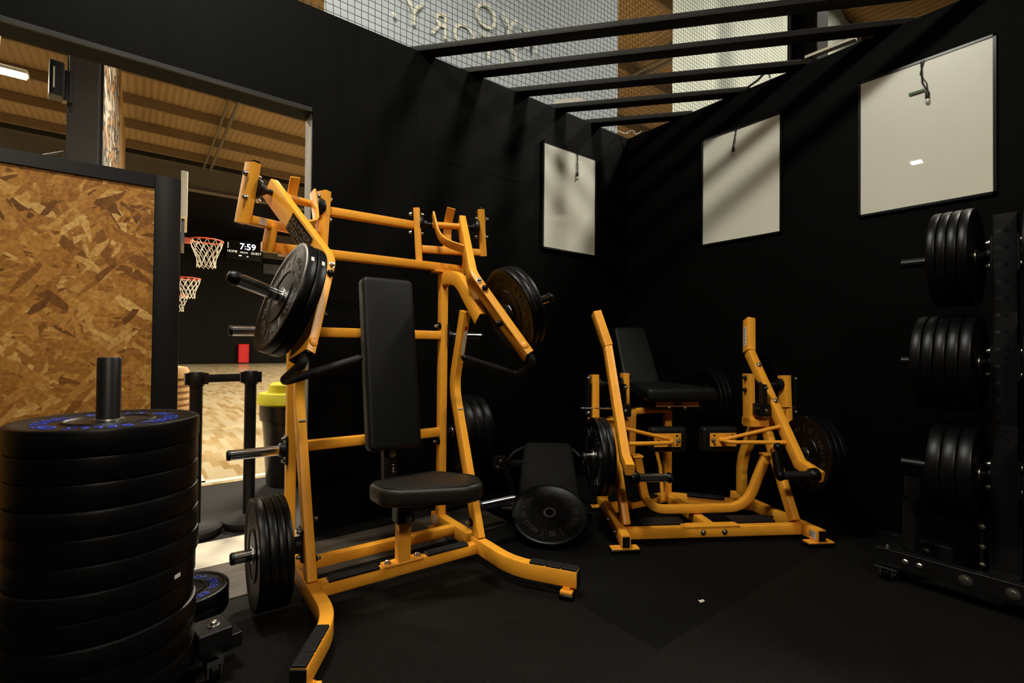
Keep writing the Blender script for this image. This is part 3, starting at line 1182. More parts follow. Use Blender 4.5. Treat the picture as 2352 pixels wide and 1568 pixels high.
# ------------------------------------------------------------------ the pulldown machine
PD_LOC, PD_RZ = (1.02, 2.20, 0), radians(-2)
pd = empty('pulldown_machine', PD_LOC, PD_RZ, 'yellow plate-loaded pulldown machine with tall black backrest and overhead levers', 'weight machine', None)
Y_ = M['yellow']
LEV = {}
for s in (1, -1):
    def P(x, y, z):
        return V((s * x, y, z))
    # base rail with outward toe
    rail = MB()
    path = fillet([P(.42, .46, .0825), P(.42, -.36, .0825), P(.59, -.625, .0825)], .11, 7)
    rail.sweep(path, .052, .075, (1, 0, 0), r=.006)
    # keep the section upright along the bend
    ro = rail.build('base_rail', Y_, pd)
    q = MB()
    tdir = (P(.59, -.625, 0) - P(.42, -.36, 0)).normalized()
    for k in range(3):
        c = P(.42, -.36, 0) + tdir * (.125 + k * .076)
        q.box((c.x, c.y, .1245), (.046, .072, .011), math.atan2(tdir.y, tdir.x) - pi / 2, bev=.003)
    q.build_each('tread', M['grip'], ro)
    q = MB()
    c = P(.59, -.625, .0825) + tdir * .003
    q.box(c, (.052, .008, .077), math.atan2(tdir.y, tdir.x) - pi / 2, bev=.003)
    q.build('end_cap', M['black_paint'], ro)
    q = MB()
    c = P(.567, -.59, 0)
    q.box((c.x - s * .022, c.y - .012, .030), (.05, .055, .012), math.atan2(tdir.y, tdir.x) - pi / 2, bev=.002)
    q.box((c.x - s * .008, c.y, .038), (.05, .03, .016), math.atan2(tdir.y, tdir.x) - pi / 2)
    q.box((s * .42, .43, .030), (.11, .05, .012), bev=.002)
    q.box((s * .42, .43, .04), (.05, .04, .014))
    q.build_each('foot_plate', Y_, ro)
    q = MB()
    q.box((c.x - s * .022, c.y - .014, .012), (.062, .066, .024), math.atan2(tdir.y, tdir.x) - pi / 2, bev=.005)
    q.box((s * .42, .43, .012), (.12, .06, .024), bev=.005)
    q.build_each('rubber_foot', M['rubber'], ro)
    if s == 1:
        q = MB().box((s * .42 - .027, .405, .085), (.002, .05, .045))
        q.build('label', M['white_label'], ro, smooth=False)
    # front leg
    leg = MB()
    leg.sweep(fillet([P(.42, -.055, .118), P(.42, .237, .90), P(.42, .118, 1.32)], .09, 6), .042, .062, (1, 0, 0))
    lo = leg.build('front_leg', Y_, pd)
    q = MB()
    n_ = V((0, -.96, -.28)).normalized()
    if s == 1:
        a, b = P(.412, .095, 1.21), P(.412, .132, 1.075)
        q.sweep([a, b], .016, .003, (1, 0, 0), r=.0005)
        lb = q.build('label', M['white_label'], lo, smooth=False)
        q = MB()
        q.sweep([P(.412, .087, 1.235), P(.412, .094, 1.211)], .016, .003, (1, 0, 0), r=.0005)
        q.build('red_label', M['red_label'], lo, smooth=False)
    q = MB().box((s * .418, .1535, .775), (.030, .004, .006))
    q.build('scuff', M['white_label'], lo, smooth=False)
    for zz, yy in ((.345, .055), (.19, -.005)):
        q = MB()
        q.lathe([(.020, 0), (.022, .006), (.010, .016)], align((s * .399, yy, zz), (-s, 0, 0)), 14)
        q.build_each('rubber_stop', M['rubber'], lo)
        q = MB().bolt((s * .385, yy, zz), (-s, 0, 0), .008, .014)
        q.build_each('bolt', M['zinc'], lo)
    # rear post
    post = MB().sweep([P(.42, .385, .118), P(.42, .385, 1.565)], .046, .052, (1, 0, 0))
    po = post.build('rear_post', Y_, pd)
    for zz in (1.245, .56):
        q = MB()
        q.lathe([(.022, 0), (.022, .006), (.010, .018)], align((s * .397, .378, zz), (-s, 0, 0)), 14)
        q.build_each('rubber_stop', M['rubber'], po)
        q = MB().bolt((s * .380, .378, zz), (-s, 0, 0), .008, .016)
        q.build_each('bolt', M['zinc'], po)
    # goose neck
    gn = MB()
    gn.sweep(fillet([P(.421, .41, 1.526), P(.421, .20, 1.526), P(.421, -.047, 1.27)], .17, 9), .047, .079, (1, 0, 0))
    go = gn.build('top_arm', Y_, pd)
    q = MB()
    g = (P(.421, -.047, 1.27) - P(.421, .20, 1.526)).normalized()
    q.sweep([P(.421, -.047, 1.27) - g * .002, P(.421, -.047, 1.27) + g * .006], .040, .070, (1, 0, 0))
    q.build('end_cap', M['board_frame'], go)
    q = MB()
    q.sweep([P(.4462, .13, 1.462), P(.4462, .005, 1.332)], .002, .03, (1, 0, 0), r=.0005)
    q.build('label', M['white_label'], go, smooth=False)
    q = MB().box((s * .42, .385, 1.572), (.13, .075, .012), bev=.002)
    q.build('flange', Y_, pd)
    # tower uprights, toed in
    wv = V((s * .906, -.423, 0))
    bk = V((s * .423, .906, 0))
    up_i = MB().sweep([P(.267, .397, 1.622) + bk * .033, P(.250, .4055, 1.937) + bk * .033], .040, .068, wv)
    up_i.build('inner_upright', Y_, pd)
    up_o = MB().sweep([P(.643, .285, 1.684) + bk * .033, P(.606, .259, 1.962) + bk * .033], .040, .072, wv)
    uo = up_o.build('outer_upright', Y_, pd)
    q = MB()
    q.lathe([(.009, 0), (.009, .0012)], align(P(.6275, .274, 1.735) + bk * .033 + wv * .0198, wv), 12)
    q.build_each('pin_hole', M['board_frame'], uo)
    q = MB().sweep([P(.250, .4055, 1.936) + bk * .033, P(.250, .4055, 1.941) + bk * .033], .038, .066, wv)
    q.sweep([P(.606, .259, 1.961) + bk * .033, P(.606, .259, 1.966) + bk * .033], .038, .070, wv)
    q.build_each('upright_cap', M['board_frame'], pd)
    tc = MB().sweep([P(.270, .425, 1.702) + bk * .01, P(.635, .298, 1.702) + bk * .01], .040, .042, bk)
    tco = tc.build('tower_crossbar', Y_, pd)
    if s == -1:
        for t_ in (.84, .42):
            c = P(.270, .425, 1.702).lerp(P(.635, .298, 1.702), t_) + bk * (-.0115)
            q = MB().box((c.x, c.y, c.z), (.036, .002, .032), math.atan2(wv.y, wv.x))
            q.build('label', M['white_label'], tco, smooth=False)
    br_ = MB().sweep([P(.53, .335, 1.695), P(.545, .365, 1.575)], .085, .012, bk, r=.002)
    br_.build('tower_brace', Y_, pd)
    sbk = MB().sweep(fillet([P(.437, .372, 1.72), P(.437, .372, 1.86), P(.432, .315, 1.945)], .05, 6), .050, .010, wv, r=.002)
    sbk.build('stop_bracket', Y_, pd)
    # pivot
    pi_, po_ = P(.285, .425, 1.85), P(.605, .292, 1.85)
    ax = (po_ - pi_).normalized()
    q = MB().pipe([pi_ - ax * .0, po_ + ax * .0], .0135, 14)
    q.build('pivot_shaft', M['black_paint'], pd)
    q = MB()
    for e, sg in ((pi_, 1), (po_, -1)):
        q.lathe([(.044, -.008), (.046, .0), (.040, .014), (.024, .018), (.024, .034)], align(e + ax * (.004 * sg), ax * sg), 20)
    bo = q.build_each('bearing', M['black_paint'], pd)
    q = MB()
    for e, sg in ((pi_, 1), (po_, -1)):
        for dz in (.055, -.055):
            q.bolt(e + V((0, 0, dz)) + ax * (.006 * sg), ax * sg, .009, .012)
            q.bolt(e + V((0, 0, dz)) - ax * ((.052 if sg == 1 else .046) * sg), -ax * sg, .010, .014)
    q.build_each('bearing_bolt', M['zinc'], bo)
    # lever arm
    A, B, D = P(.52, .335, 1.92), P(.354, -.082, 1.503), P(.506, -.367, 1.099)
    w0 = P(.93, -.36, .0).normalized()
    w2 = P(.87, -.25, .42).normalized()
    lev = MB()
    pts = fillet([A, B, D], .05, 5)
    wl_ = []
    for i in range(len(pts)):
        t = max(0, min(1, (i - 1) / (len(pts) - 3)))
        wl_.append(w0.lerp(w2, t))
    lev.sweep(pts, .040, .106, wl_, r=.005, off=.053 * s)
    lv = lev.build('lever_arm', Y_, pd)
    dAB, dBD = (B - A).normalized(), (D - B).normalized()
    bAB = w0.cross(dAB).normalized() * s
    wD = (w2 - dBD * w2.dot(dBD)).normalized()
    bBD = wD.cross(dBD).normalized() * s
    # end opening
    q = MB()
    c = D + bBD * .053 + dBD * .002
    q.sweep([c - dBD * .004, c + dBD * .002], .034, .097, wD, r=.003)
    q.build('end_cap', M['board_frame'], lv)
    q = MB()
    q.lathe([(.017, 0), (.017, .004), (.014, .006)], align(D - dBD * .045 - bBD * .0, -bBD), 16)
    q.build('weld_button', Y_, lv)
    # yellow pivot tube and bent yoke bar
    q = MB().pipe([P(.35, .398, 1.85), P(.53, .323, 1.85)], .019, 14)
    q.build('pivot_tube', Y_, lv)
    q = MB()
    yk = fillet([P(.338, .365, 1.905), P(.338, .300, 1.775), P(.350, .235, 1.715), P(.455, .140, 1.665)], .05, 5)
    q.sweep(yk, .050, .011, [bAB] * len(yk), r=.002)
    q.build('yoke_bar', Y_, lv)
    # bolts and bumper on the lever
    q = MB().bolt(B + dBD * .05 + wD * .0, -bBD, .010, .012)
    q.build_each('bolt', M['zinc'], lv)
    q = MB().ball(B + dBD * .105 - bBD * .006, .016)
    q.ball(B + dBD * .30 - wD * .035 + bBD * .03, .018)
    q.build_each('rubber_knob', M['rubber'], lv)
    # name plate on the outer face of the left lever
    if s == -1:
        cpl = A.lerp(B, .60) + bAB * .056 + w0 * .0215
        # face looks outwards along w0
        zax = w0 - dAB * w0.dot(dAB)
        zax.normalize()
        xax = dAB
        yax = zax.cross(xax)
        mm = Matrix((xax, yax, zax)).transposed().to_4x4()
        mm.translation = cpl
        q = MB().box((0, 0, 0), (.20, .086, .004), mat=mm, bev=.001)
        npl = q.build('name_plate', M['board_frame'], lv)
        q = MB()
        text_line(q, 'HAMMER', .038, mm @ Matrix.Translation((0, .018, .0025)), .0012, .12, 1.25)
        text_line(q, 'STRENGTH', .038, mm @ Matrix.Translation((0, -.019, .0025)), .0012, .10, 1.0)
        q.build('plate_text', M['plate_text'], lv)
    # loading sleeve
    n = P(.94, -.09, .32).normalized()
    b0 = P(.445, -.195, 1.288 if s == 1 else 1.262)
    LEV[s] = (b0, n)
    q = MB().pipe([b0, b0 + n * .045], .028, 18)
    q.lathe([(.042, 0), (.042, .012), (.030, .016)], align(b0 + n * .028, n), 22)
    q.build('sleeve_collar', M['black_paint'], lv)
    q = MB().pipe([b0 + n * .03, b0 + n * .300], .0245, 22)
    so = q.build('sleeve', M['chrome'], lv)
    q = MB().lathe([(.026, 0), (.0275, .008), (.026, .026), (.018, .038), (.002, .043)], align(b0 + n * .297, n), 20)
    q.build('sleeve_cap', M['rubber'], lv)
    q = MB().lathe([(.0055, 0), (.0055, .002)], align(b0 + n * .262 + V((0, 0, 1)).cross(n).cross(n) * -.0242, V((0, 0, 1)).cross(n).cross(n) * -1), 10)
    q.build_each('pin_hole', M['board_frame'], lv)
    # handle
    hb, ht = P(.573, -.185, .975), P(.262, -.157, 1.066)
    h0 = D + bBD * .037 - dBD * .01
    q = MB().pipe(fillet([h0, h0 + dBD * .05, hb, ht], .055, 7), .0175, 16)
    ho = q.build('handle', M['grip'], lv)
    q = MB().ball(ht, .0172)
    q.build('grip_end', M['rubber'], lv)
    # storage pegs: upper and middle on the rear post, low on the front leg
    for zz, yy, x0 in ((1.187, .385, .443), (.602, .385, .443), (.252, .030, .443)):
        q = MB()
        q.box((s * x0, yy, zz), (.010, .070, .14), bev=.002)
        q.lathe([(.036, 0), (.036, .022), (.030, .028)], align((s * (x0 + .005), yy, zz), (s, 0, 0)), 20)
        pk_ = q.build('peg_flange', M['black_paint'], pd)
        q = MB().pipe([(s * (x0 + .02), yy, zz), (s * (x0 + (.243 if zz > .4 else .258)), yy, zz)], .0245, 20)
        q.build('storage_peg', M['chrome'], pd)
        q = MB().lathe([(.025, 0), (.025, .010), (.019, .016)], align((s * (x0 + (.240 if zz > .4 else .255)), yy, zz), (s, 0, 0)), 18)
        q.build('peg_cap', M['rubber'], pk_)
        q = MB()
        for dz in (.055, -.055):
            q.bolt((s * (x0 + .005), yy, zz + dz), (s, 0, 0), .008, .012)
        q.build_each('bolt', M['zinc'], pk_)

MB().sweep([(-.565, .392, 1.600), (.565, .392, 1.600)], .052, .046, (0, 1, 0)).build('top_beam', Y_, pd)
MB().sweep([(-.27, .455, 1.842), (.27, .455, 1.842)], .045, .046, (0, 1, 0)).build('link_bar', Y_, pd)
MB().sweep([(-.40, .385, 1.190), (.40, .385, 1.190)], .050, .050, (0, 1, 0)).build('middle_crossbar', Y_, pd)
MB().sweep([(-.40, .385, .612), (.40, .385, .612)], .050, .050, (0, 1, 0)).build('lower_crossbar', Y_, pd)
MB().sweep([(-.40, .190, .094), (.40, .190, .094)], .050, .050, (0, 1, 0)).build('rear_crossbar', Y_, pd)
fb = MB().sweep([(-.40, -.040, .068), (.40, -.040, .068)], .050, .055, (0, 1, 0))
fb.box((0, -.040, .098), (.20, .062, .010), bev=.002)
fb.box((-.375, -.04, .098), (.05, .05, .008))
fbo = fb.build('front_crossbar', Y_, pd)
for x in (-.235, .235):
    MB().box((x, -.040, .101), (.23, .052, .012), bev=.004).build_each('tread', M['grip'], fbo)
q = MB()
for x in (-.075, .075):
    q.bolt((x, -.04, .103), (0, 0, 1), .011, .014)
q.build_each('bolt', M['zinc'], fbo)
MB().sweep([(0, -.040, .10), (0, -.040, .345)], .062, .055, (1, 0, 0)).build('seat_post', Y_, pd)
q = MB().box((0, -.040, .36), (.088, .080, .15), bev=.008)
so = q.build('seat_sleeve', M['black_paint'], pd)
q = MB().bolt((.012, -.081, .305), (0, -1, 0), .010, .006)
q.build_each('bolt', M['zinc'], so)
MB().sweep([(.03, -.035, .408), (.40, -.045, .408)], .040, .046, (0, 1, 0)).build('seat_bar', Y_, pd)
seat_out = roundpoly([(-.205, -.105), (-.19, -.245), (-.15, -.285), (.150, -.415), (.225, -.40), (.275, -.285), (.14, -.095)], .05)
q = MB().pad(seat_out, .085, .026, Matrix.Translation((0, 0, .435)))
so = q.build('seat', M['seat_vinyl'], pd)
q = MB()
pin = [(x * .93 + .002, y * .93 - .017) for x, y in seat_out]
q.pipe([(x, y, .5195) for x, y in pin + [pin[0]]], .0022, 6, caps=False)
q.build('piping', M['grip'], so)
# backrest, leaning back
a, b = V((0, .045, .612)), V((0, .187, 1.478))
dz = (b - a).normalized()
mm = Matrix((V((1, 0, 0)), dz, V((1, 0, 0)).cross(dz))).transposed().to_4x4()
mm.translation = a
L = (b - a).length
q = MB().pad(roundpoly([(-.138, 0), (.138, 0), (.138, L), (-.138, L)], .035), -.078, -.020, mm)
q = MB().pad(roundpoly([(-.138, 0), (.138, 0), (.138, L), (-.138, L)], .035), .078, .022, mm @ Matrix.Translation((0, 0, -.078)))
bo = q.build('backrest', M['vinyl'], pd)
q = MB()
ol = roundpoly([(-.122, .016), (.122, .016), (.122, L - .016), (-.122, L - .016)], .03)
q.pipe([mm @ V((x, y, -.004)) for x, y in ol + [ol[0]]], .0018, 6, caps=False)
q.build('piping', M['grip'], bo)
q = MB()
q.sweep([(0, .140, .40), (0, .155, .62), (0, .27, 1.15)], .070, .050, (1, 0, 0))
q.box((0, .06, .42), (.05, .20, .04))
bp = q.build('back_post', M['black_paint'], pd)
MB().box((0, .30, 1.19), (.09, .13, .045), bev=.004).build('back_mount', M['black_paint'], pd)
MB().box((0, .27, .612), (.08, .20, .045), bev=.004).build('lower_mount', M['black_paint'], pd)
q = MB()
q.bolt((.010, .126, .575), (0, -1, 0), .013, .006)
q.build_each('bolt', M['zinc'], bp)
q = MB()
for k in range(5):
    q.box((.012, .1225 - .0006 * k, .52 - k * .035), (.014, .003, .003))
q.box((.012, .122, .50), (.004, .003, .016))
q.build_each('scale_mark', M['white_label'], bp, smooth=False)

# plates on the pulldown
for s, side in ((-1, 'left'), (1, 'right')):
    b0, n = LEV[s]
    for k, (u0, t, lab) in enumerate(((.072, .039, 'inner'), (.112, .039, 'outer')) if s == -1 else ((.046, .038, 'inner'), (.085, .038, 'outer'))):
        pp = place_on(PD_LOC, PD_RZ, b0 + n * u0)
        dd = dir_on(PD_RZ, n)
        if s == -1:
            o = plate(pp, dd, t, f'{lab} black bumper plate on the tilted upper left sleeve of the pulldown' + (', lettered face' if lab == 'outer' else ''), 'plates on the pulldown levers', text='worn' if lab == 'outer' else None, spin=.42)  # outer face takes the lettering with highlights put into its grey
        else:
            o = plate(pp, dd, t, f'{lab} black bumper plate on the tilted upper right sleeve of the pulldown', 'plates on the pulldown levers', text='arc_back' if lab == 'inner' else None, spin=.5)
        sticker(o, .225, t, (.66 if s == -1 else 1.25) - (.42 if s == -1 else .5))
x = .512
for k, (t, lab) in enumerate(((.026, 'innermost'), (.028, 'second from the leg'), (.032, 'third from the leg'), (.035, 'outermost'))):
    pp = place_on(PD_LOC, PD_RZ, (-x, .030, .252))
    plate(pp, dir_on(PD_RZ, (-1, 0, 0)), t, f'{lab} bumper plate on the low left storage peg of the pulldown', 'plates on the low left peg')
    x += t + .001
x = .478
for k, (t, lab) in enumerate(((.060, 'innermost'), (.060, 'middle'), (.060, 'outermost'))):
    pp = place_on(PD_LOC, PD_RZ, (x, .385, .602))
    plate(pp, dir_on(PD_RZ, (1, 0, 0)), t, f'{lab} bumper plate on the right rear storage peg of the pulldown', 'plates on the right rear peg')
    x += t + .001

# ------------------------------------------------------------------ the leg extension machine
LE_LOC, LE_RZ = (2.753, 1.646, 0), radians(-32)
le = empty('leg_extension_machine', LE_LOC, LE_RZ, 'yellow plate-loaded leg extension machine with twin levers in the corner', 'weight machine')
for s in (1, -1):
    def P(x, y, z):
        return V((s * x, y, z))
    q = MB().sweep([P(.572, -.272, .066), P(.492, .50, .066)], .052, .070, (1, 0, 0))
    ro = q.build('base_rail', Y_, le)
    q = MB().box((s * .5722, -.2735, .066), (.040, .006, .056))
    q.build('end_cap', M['board_frame'], ro, smooth=False)  # black plate stands for the shaded inside of the open rail end
    q = MB()
    q.box((s * .572, -.245, .027), (.155, .055, .008), bev=.002)
    q.box((s * .497, .455, .027), (.15, .05, .008), bev=.002)
    q.build_each('foot_plate', Y_, ro)
    q = MB()
    q.box((s * .572, -.245, .0115), (.165, .065, .023), bev=.005)
    q.box((s * .497, .455, .0115), (.16, .06, .023), bev=.005)
    q.build_each('rubber_foot', M['rubber'], ro)
    q = MB()
    for yy in (.32, .08, -.12):
        q.bolt((s * (.572 - (yy + .272) * .1036 + .0265), yy, .066), (s, 0, 0), .010, .012)
        q.bolt((s * (.572 - (yy + .272) * .1036 - .0265), yy, .066), (-s, 0, 0), .010, .010)
    q.build_each('bolt', M['zinc'], ro)
    if s == 1:
        q = MB().box((.5415, -.222, .066), (.002, .085, .045))
        q.rz = 0
        q.build('label', M['white_label'], ro, smooth=False)
        q = MB()
        for k in range(4):
            q.box((.5400, -.222, .080 - k * .009), (.001, .06 - .008 * (k % 2), .003))
        q.build('label_print', M['grey_print'], ro, smooth=False)
    q = MB().sweep([P(.52, -.112, .10), P(.52, .190, .655)], .044, .062, (1, 0, 0))
    q.build('front_strut', Y_, le)
    q = MB().sweep(fillet([P(.50, .405, .095), P(.50, .415, .33), P(.50, .225, .66)], .13, 7), .046, .072, (1, 0, 0))
    q.build('rear_strut', Y_, le)
    # pivot towers
    q = MB().sweep([P(.424, .198, .615), P(.424, .208, .962)], .038, .088, (1, 0, 0))
    ti = q.build('inner_upright', Y_, le)
    q = MB().sweep([P(.640, .135, .625), P(.640, .155, .955)], .044, .080, (1, 0, 0))
    q.build('outer_upright', Y_, le)
    q = MB().box((s * .53, .195, .645), (.25, .12, .05), bev=.004)
    q.build('tower_base', Y_, le)
    q = MB()
    for zz in (.935, .855):
        q.lathe([(.014, 0), (.016, .006), (.009, .02)], align((s * .405, .205, zz), (-s, 0, 0)), 12)
        q.lathe([(.010, 0), (.010, .018)], align((s * .663, .15, zz), (s, 0, 0)), 10)
    q.build_each('bolt', M['board_frame'], ti)
    q = MB().pipe([P(.43, .205, .895), P(.63, .155, .895)], .014, 12)
    q.lathe([(.04, 0), (.04, .015), (.022, .02), (.022, .035)], align(P(.444, .203, .895), (s, 0, 0)), 18)
    q.lathe([(.04, 0), (.04, .015), (.022, .02), (.022, .035)], align(P(.617, .158, .895), (-s, 0, 0)), 18)
    q.build('pivot_shaft', M['black_paint'], le)
    # range-of-motion plates with holes and chromed pins
    for xx, yy, z0, z1, wd_ in ((.462, .115, .715, .90, .085), (.688, .145, .70, .955, .075)):
        q = MB().box((s * xx, yy, (z0 + z1) / 2), (.012, wd_, z1 - z0), bev=.003)
        rp_ = q.build('stop_plate', M['black_paint'], le)
        q = MB()
        for k in range(6):
            zz = z0 + .025 + k * (z1 - z0 - .05) / 5
            q.lathe([(.009, 0), (.009, .001)], align((s * (xx - .0062 * s), yy + .015, zz), (-1, 0, 0)), 10)
        q.build_each('pin_hole', M['board_frame'], rp_)
        q = MB()
        q.bolt((s * xx, yy - wd_ / 2, z0 + .02), (0, -1, 0), .008, .010)
        q.bolt((s * xx, yy - wd_ / 2, z1 - .02), (0, -1, 0), .008, .010)
        q.build_each('bolt', M['zinc'], rp_)
    q = MB().box((s * .46, .125, .735), (.075, .095, .075), bev=.004)
    q.build('stop_block', M['black_paint'], le)
    q = MB().pipe([P(.395, .085, .748), P(.735, .115, .748)], .0055, 10)
    q.build('stop_pin', M['chrome'], le)
    # lever
    A, B, Cc, D = P(.570, .408, 1.350), P(.515, .317, 1.120), P(.545, -.147, .470), P(.560, -.285, .433)
    q = MB()
    q.sweep([B, Cc, D], .050, .064, (1, 0, 0), off=.032 * s)
    lv = q.build('lever_arm', Y_, le)
    q = MB().sweep([A, A.lerp(B, 1.0)], .056, .074, (1, 0, 0), off=.034 * s)
    hg = q.build('lever_head', Y_, lv)
    q = MB()
    dAB = (B - A).normalized()
    c0 = A.lerp(B, .25) + V((-.0292, 0, 0)) + V((0, .036, -.012))
    c1 = A.lerp(B, .82) + V((-.0292, 0, 0)) + V((0, .036, -.012))
    q.sweep([c0, c1], .002, .034, (1, 0, 0), r=.0004)
    q.build('label', M['white_label'] if s == 1 else M['board_frame'], lv, smooth=False)
    if s == 1:
        q = MB()
        for k in range(7):
            c = c0.lerp(c1, .1 + k * .13)
            q.box((c.x - .0012, c.y, c.z), (.001, .022, .006))
        q.build('label_print', M['grey_print'], lv, smooth=False)
    q = MB()
    dBC = (Cc - B).normalized()
    nf = V((0, dBC.z, -dBC.y)) * 1.0
    if nf.y > 0:
        nf = -nf
    for t_ in (.155, .50):
        q.bolt(B.lerp(Cc, t_), nf, .011, .012)
    q.build_each('bolt', M['zinc'], lv)
    # sleeve for plates
    q = MB().pipe([P(.57, -.055, .487), P(.622, -.055, .487)], .030, 18)
    q.build('sleeve_collar', M['black_paint'], lv)
    q = MB().pipe([P(.60, -.055, .487), P(.765, -.055, .487)], .0245, 20)
    q.build('sleeve', M['chrome'], lv)
    q = MB().lathe([(.025, 0), (.025, .008), (.019, .014)], align(P(.762, -.055, .487), (s, 0, 0)), 16)
    q.build('sleeve_cap', M['rubber'], lv)
    # shin pad on two rods
    q = MB()
    tip = P(.165, .058, .548)
    q.pipe(fillet([P(.52, .010, .645), P(.20, .050, .565), tip + P(-.004, .03, 0)], .04, 5), .0115, 10)
    q.pipe(fillet([P(.53, -.040, .553), P(.185, .006, .548), tip + P(0, .03, 0)], .05, 6), .0125, 10)
    q.build('pad_arm', Y_, lv)
    q = MB().box((s * .183, .090, .548), (.175, .006, .084), bev=.002)
    pp_ = q.build('pad_plate', Y_, lv)
    q = MB()
    for dx, dz in ((-.06, .028), (.06, .028), (-.06, -.028), (.06, -.005)):
        q.lathe([(.0065, 0), (.0065, .001)], align((s * (.183 + dx), .0868, .548 + dz), (0, -1, 0)), 10)
    q.build_each('bolt_hole', M['board_frame'], pp_)
    q = MB().bolt((s * .115, .087, .545), (0, -1, 0), .009, .012)
    q.build_each('bolt', M['zinc'], pp_)
    mm = Matrix.Translation((s * .170, .094, .548)) @ Matrix.Rotation(-pi / 2, 4, 'X')
    q = MB().pad(roundpoly([(-.118, -.078), (.118, -.078), (.118, .078), (-.118, .078)], .025), .075, .020, mm)
    q.build('pad', M['vinyl'], lv)
    # roller handle at the lower end
    q = MB().pipe([P(.54, -.262, .412), P(.335, -.262, .410)], .023, 18)
    q.build('roller', M['grip'] if s == 1 else M['chrome'], lv)
    q = MB().lathe([(.025, 0), (.029, .008), (.029, .018), (.018, .03)], align(P(.338, -.262, .410), (-s, 0, 0)), 18)
    q.lathe([(.038, 0), (.040, .01), (.036, .04), (.026, .05)], align(P(.548, -.262, .412), (-s, 0, 0)), 20)
    q.build_each('roller_cap', M['rubber'], lv)
    if s == 1:
        q = MB().sweep([P(.35, -.225, .405), P(.385, -.14, .51)], .045, .05, (1, 0, 0), r=.012)
        q.ball(P(.40, -.135, .545), .026)
        q.build('link', M['rubber'], lv)

q = MB().sweep([(-.53, -.133, .062), (.53, -.133, .062)], .050, .060, (0, 1, 0))
q.box((-.02, -.130, .095), (.34, .062, .008), bev=.002)
fb = q.build('front_bar', Y_, le)
for x in (-.29, .27):
    MB().box((x, -.06, .099), (.26, .10, .012), bev=.004).build_each('tread', M['grip'], fb)
q = MB()
for x in (-.075, .055):
    q.bolt((x, -.159, .064), (0, -1, 0), .011, .012)
q.build_each('bolt', M['zinc'], fb)
MB().sweep([(0, -.12, .064), (0, .52, .064)], .055, .060, (1, 0, 0)).build('centre_rail', Y_, le)
for s in (1, -1):
    q = MB().sweep([(s * .03, .505, .064), (s * .50, .285, .064)], .050, .060, (.42, .9, 0) if s == 1 else (-.42, .9, 0))
    vb = q.build('rear_bar', Y_, le)
    q = MB().sweep([(s * .12, .455, .098), (s * .34, .352, .098)], .075, .010, (.42, .9, 0) if s == 1 else (-.42, .9, 0))
    q.build_each('tread', M['grip'], vb)
MB().sweep([(0, .515, .06), (0, .515, .70)], .050, .050, (1, 0, 0)).build('seat_column', Y_, le)
q = MB()
ub = fillet([(.415, .0, .468), (.325, .07, .125), (-.325, .07, .125), (-.415, .0, .468)], .13, 8)
wvu = []
for k in range(len(ub)):
    wvu.append((0, 1, .0))
q.sweep(ub, .048, .048, wvu)
uo = q.build('foot_bar', Y_, le)
q = MB()
for s in (1, -1):
    q.box((s * .417, -.002, .474), (.062, .062, .010))
q.build_each('end_plate', Y_, uo, smooth=False)
# seat and backrest
so_ = roundpoly([(-.255, .235), (.235, .235), (.245, .34), (.15, .93), (-.15, .93), (-.265, .34)], .04)
q = MB().pad(so_, .085, .026, Matrix.Translation((0, 0, .775)))
q.build('seat', M['vinyl'], le)
q = MB().pad(roundpoly([(-.21, .33), (.18, .33), (.11, .9), (-.11, .9)], .03), .07, .012, Matrix.Translation((0, 0, .705)))
q.build('seat_pan', M['black_paint'], le)
q = MB().box((-.015, .322, .748), (.30, .014, .034), bev=.002)
sf = q.build('seat_front_plate', Y_, le)
MB().box((-.015, .3140, .748), (.05, .002, .018)).build('label', M['grey_print'], sf, smooth=False)
q = MB()
for x in (-.07, .04):
    q.bolt((x, .328, .722), (0, -1, 0), .008, .008)
q.build_each('bolt', M['zinc'], sf)
a, b = V((-.012, .955, .835)), V((-.012, 1.295, 1.318))
dz = (b - a).normalized()
mm = Matrix((V((1, 0, 0)), dz, V((1, 0, 0)).cross(dz))).transposed().to_4x4()
mm.translation = a
L = (b - a).length
q = MB().pad(roundpoly([(-.155, 0), (.150, 0), (.142, L), (-.142, L)], .04), .065, .022, mm @ Matrix.Translation((0, 0, -.065)))
q.build('backrest', M['vinyl'], le)
q = MB()
q.sweep(fillet([(0, .50, .69), (0, .99, .70), (0, 1.30, 1.14)], .10, 5), .055, .050, (1, 0, 0))
q.build('back_support', M['black_paint'], le)
q = MB()
q.sweep([(-.30, .40, .69), (-.335, .33, .33)], .045, .04, (1, 0, 0))
q.sweep([(-.30, .40, .69), (-.02, .50, .69)], .04, .04, (0, 0, 1))
q.sweep([(-.335, .33, .33), (-.49, .40, .30)], .04, .04, (0, 0, 1))
q.build('side_strut', Y_, le)
q = MB()
q.sweep([(-.14, .43, .50), (-.10, .40, .30), (-.10, .36, .09)], .022, .022, (1, 0, 0))
q.build('stay_rod', Y_, le)
q = MB().pipe([(.03, .62, .75), (.45, .66, .75)], .022, 14)
q.sweep([(.0, .56, .75), (.05, .63, .75)], .05, .05, (0, 0, 1))
q.build('storage_peg', M['black_paint'], le)
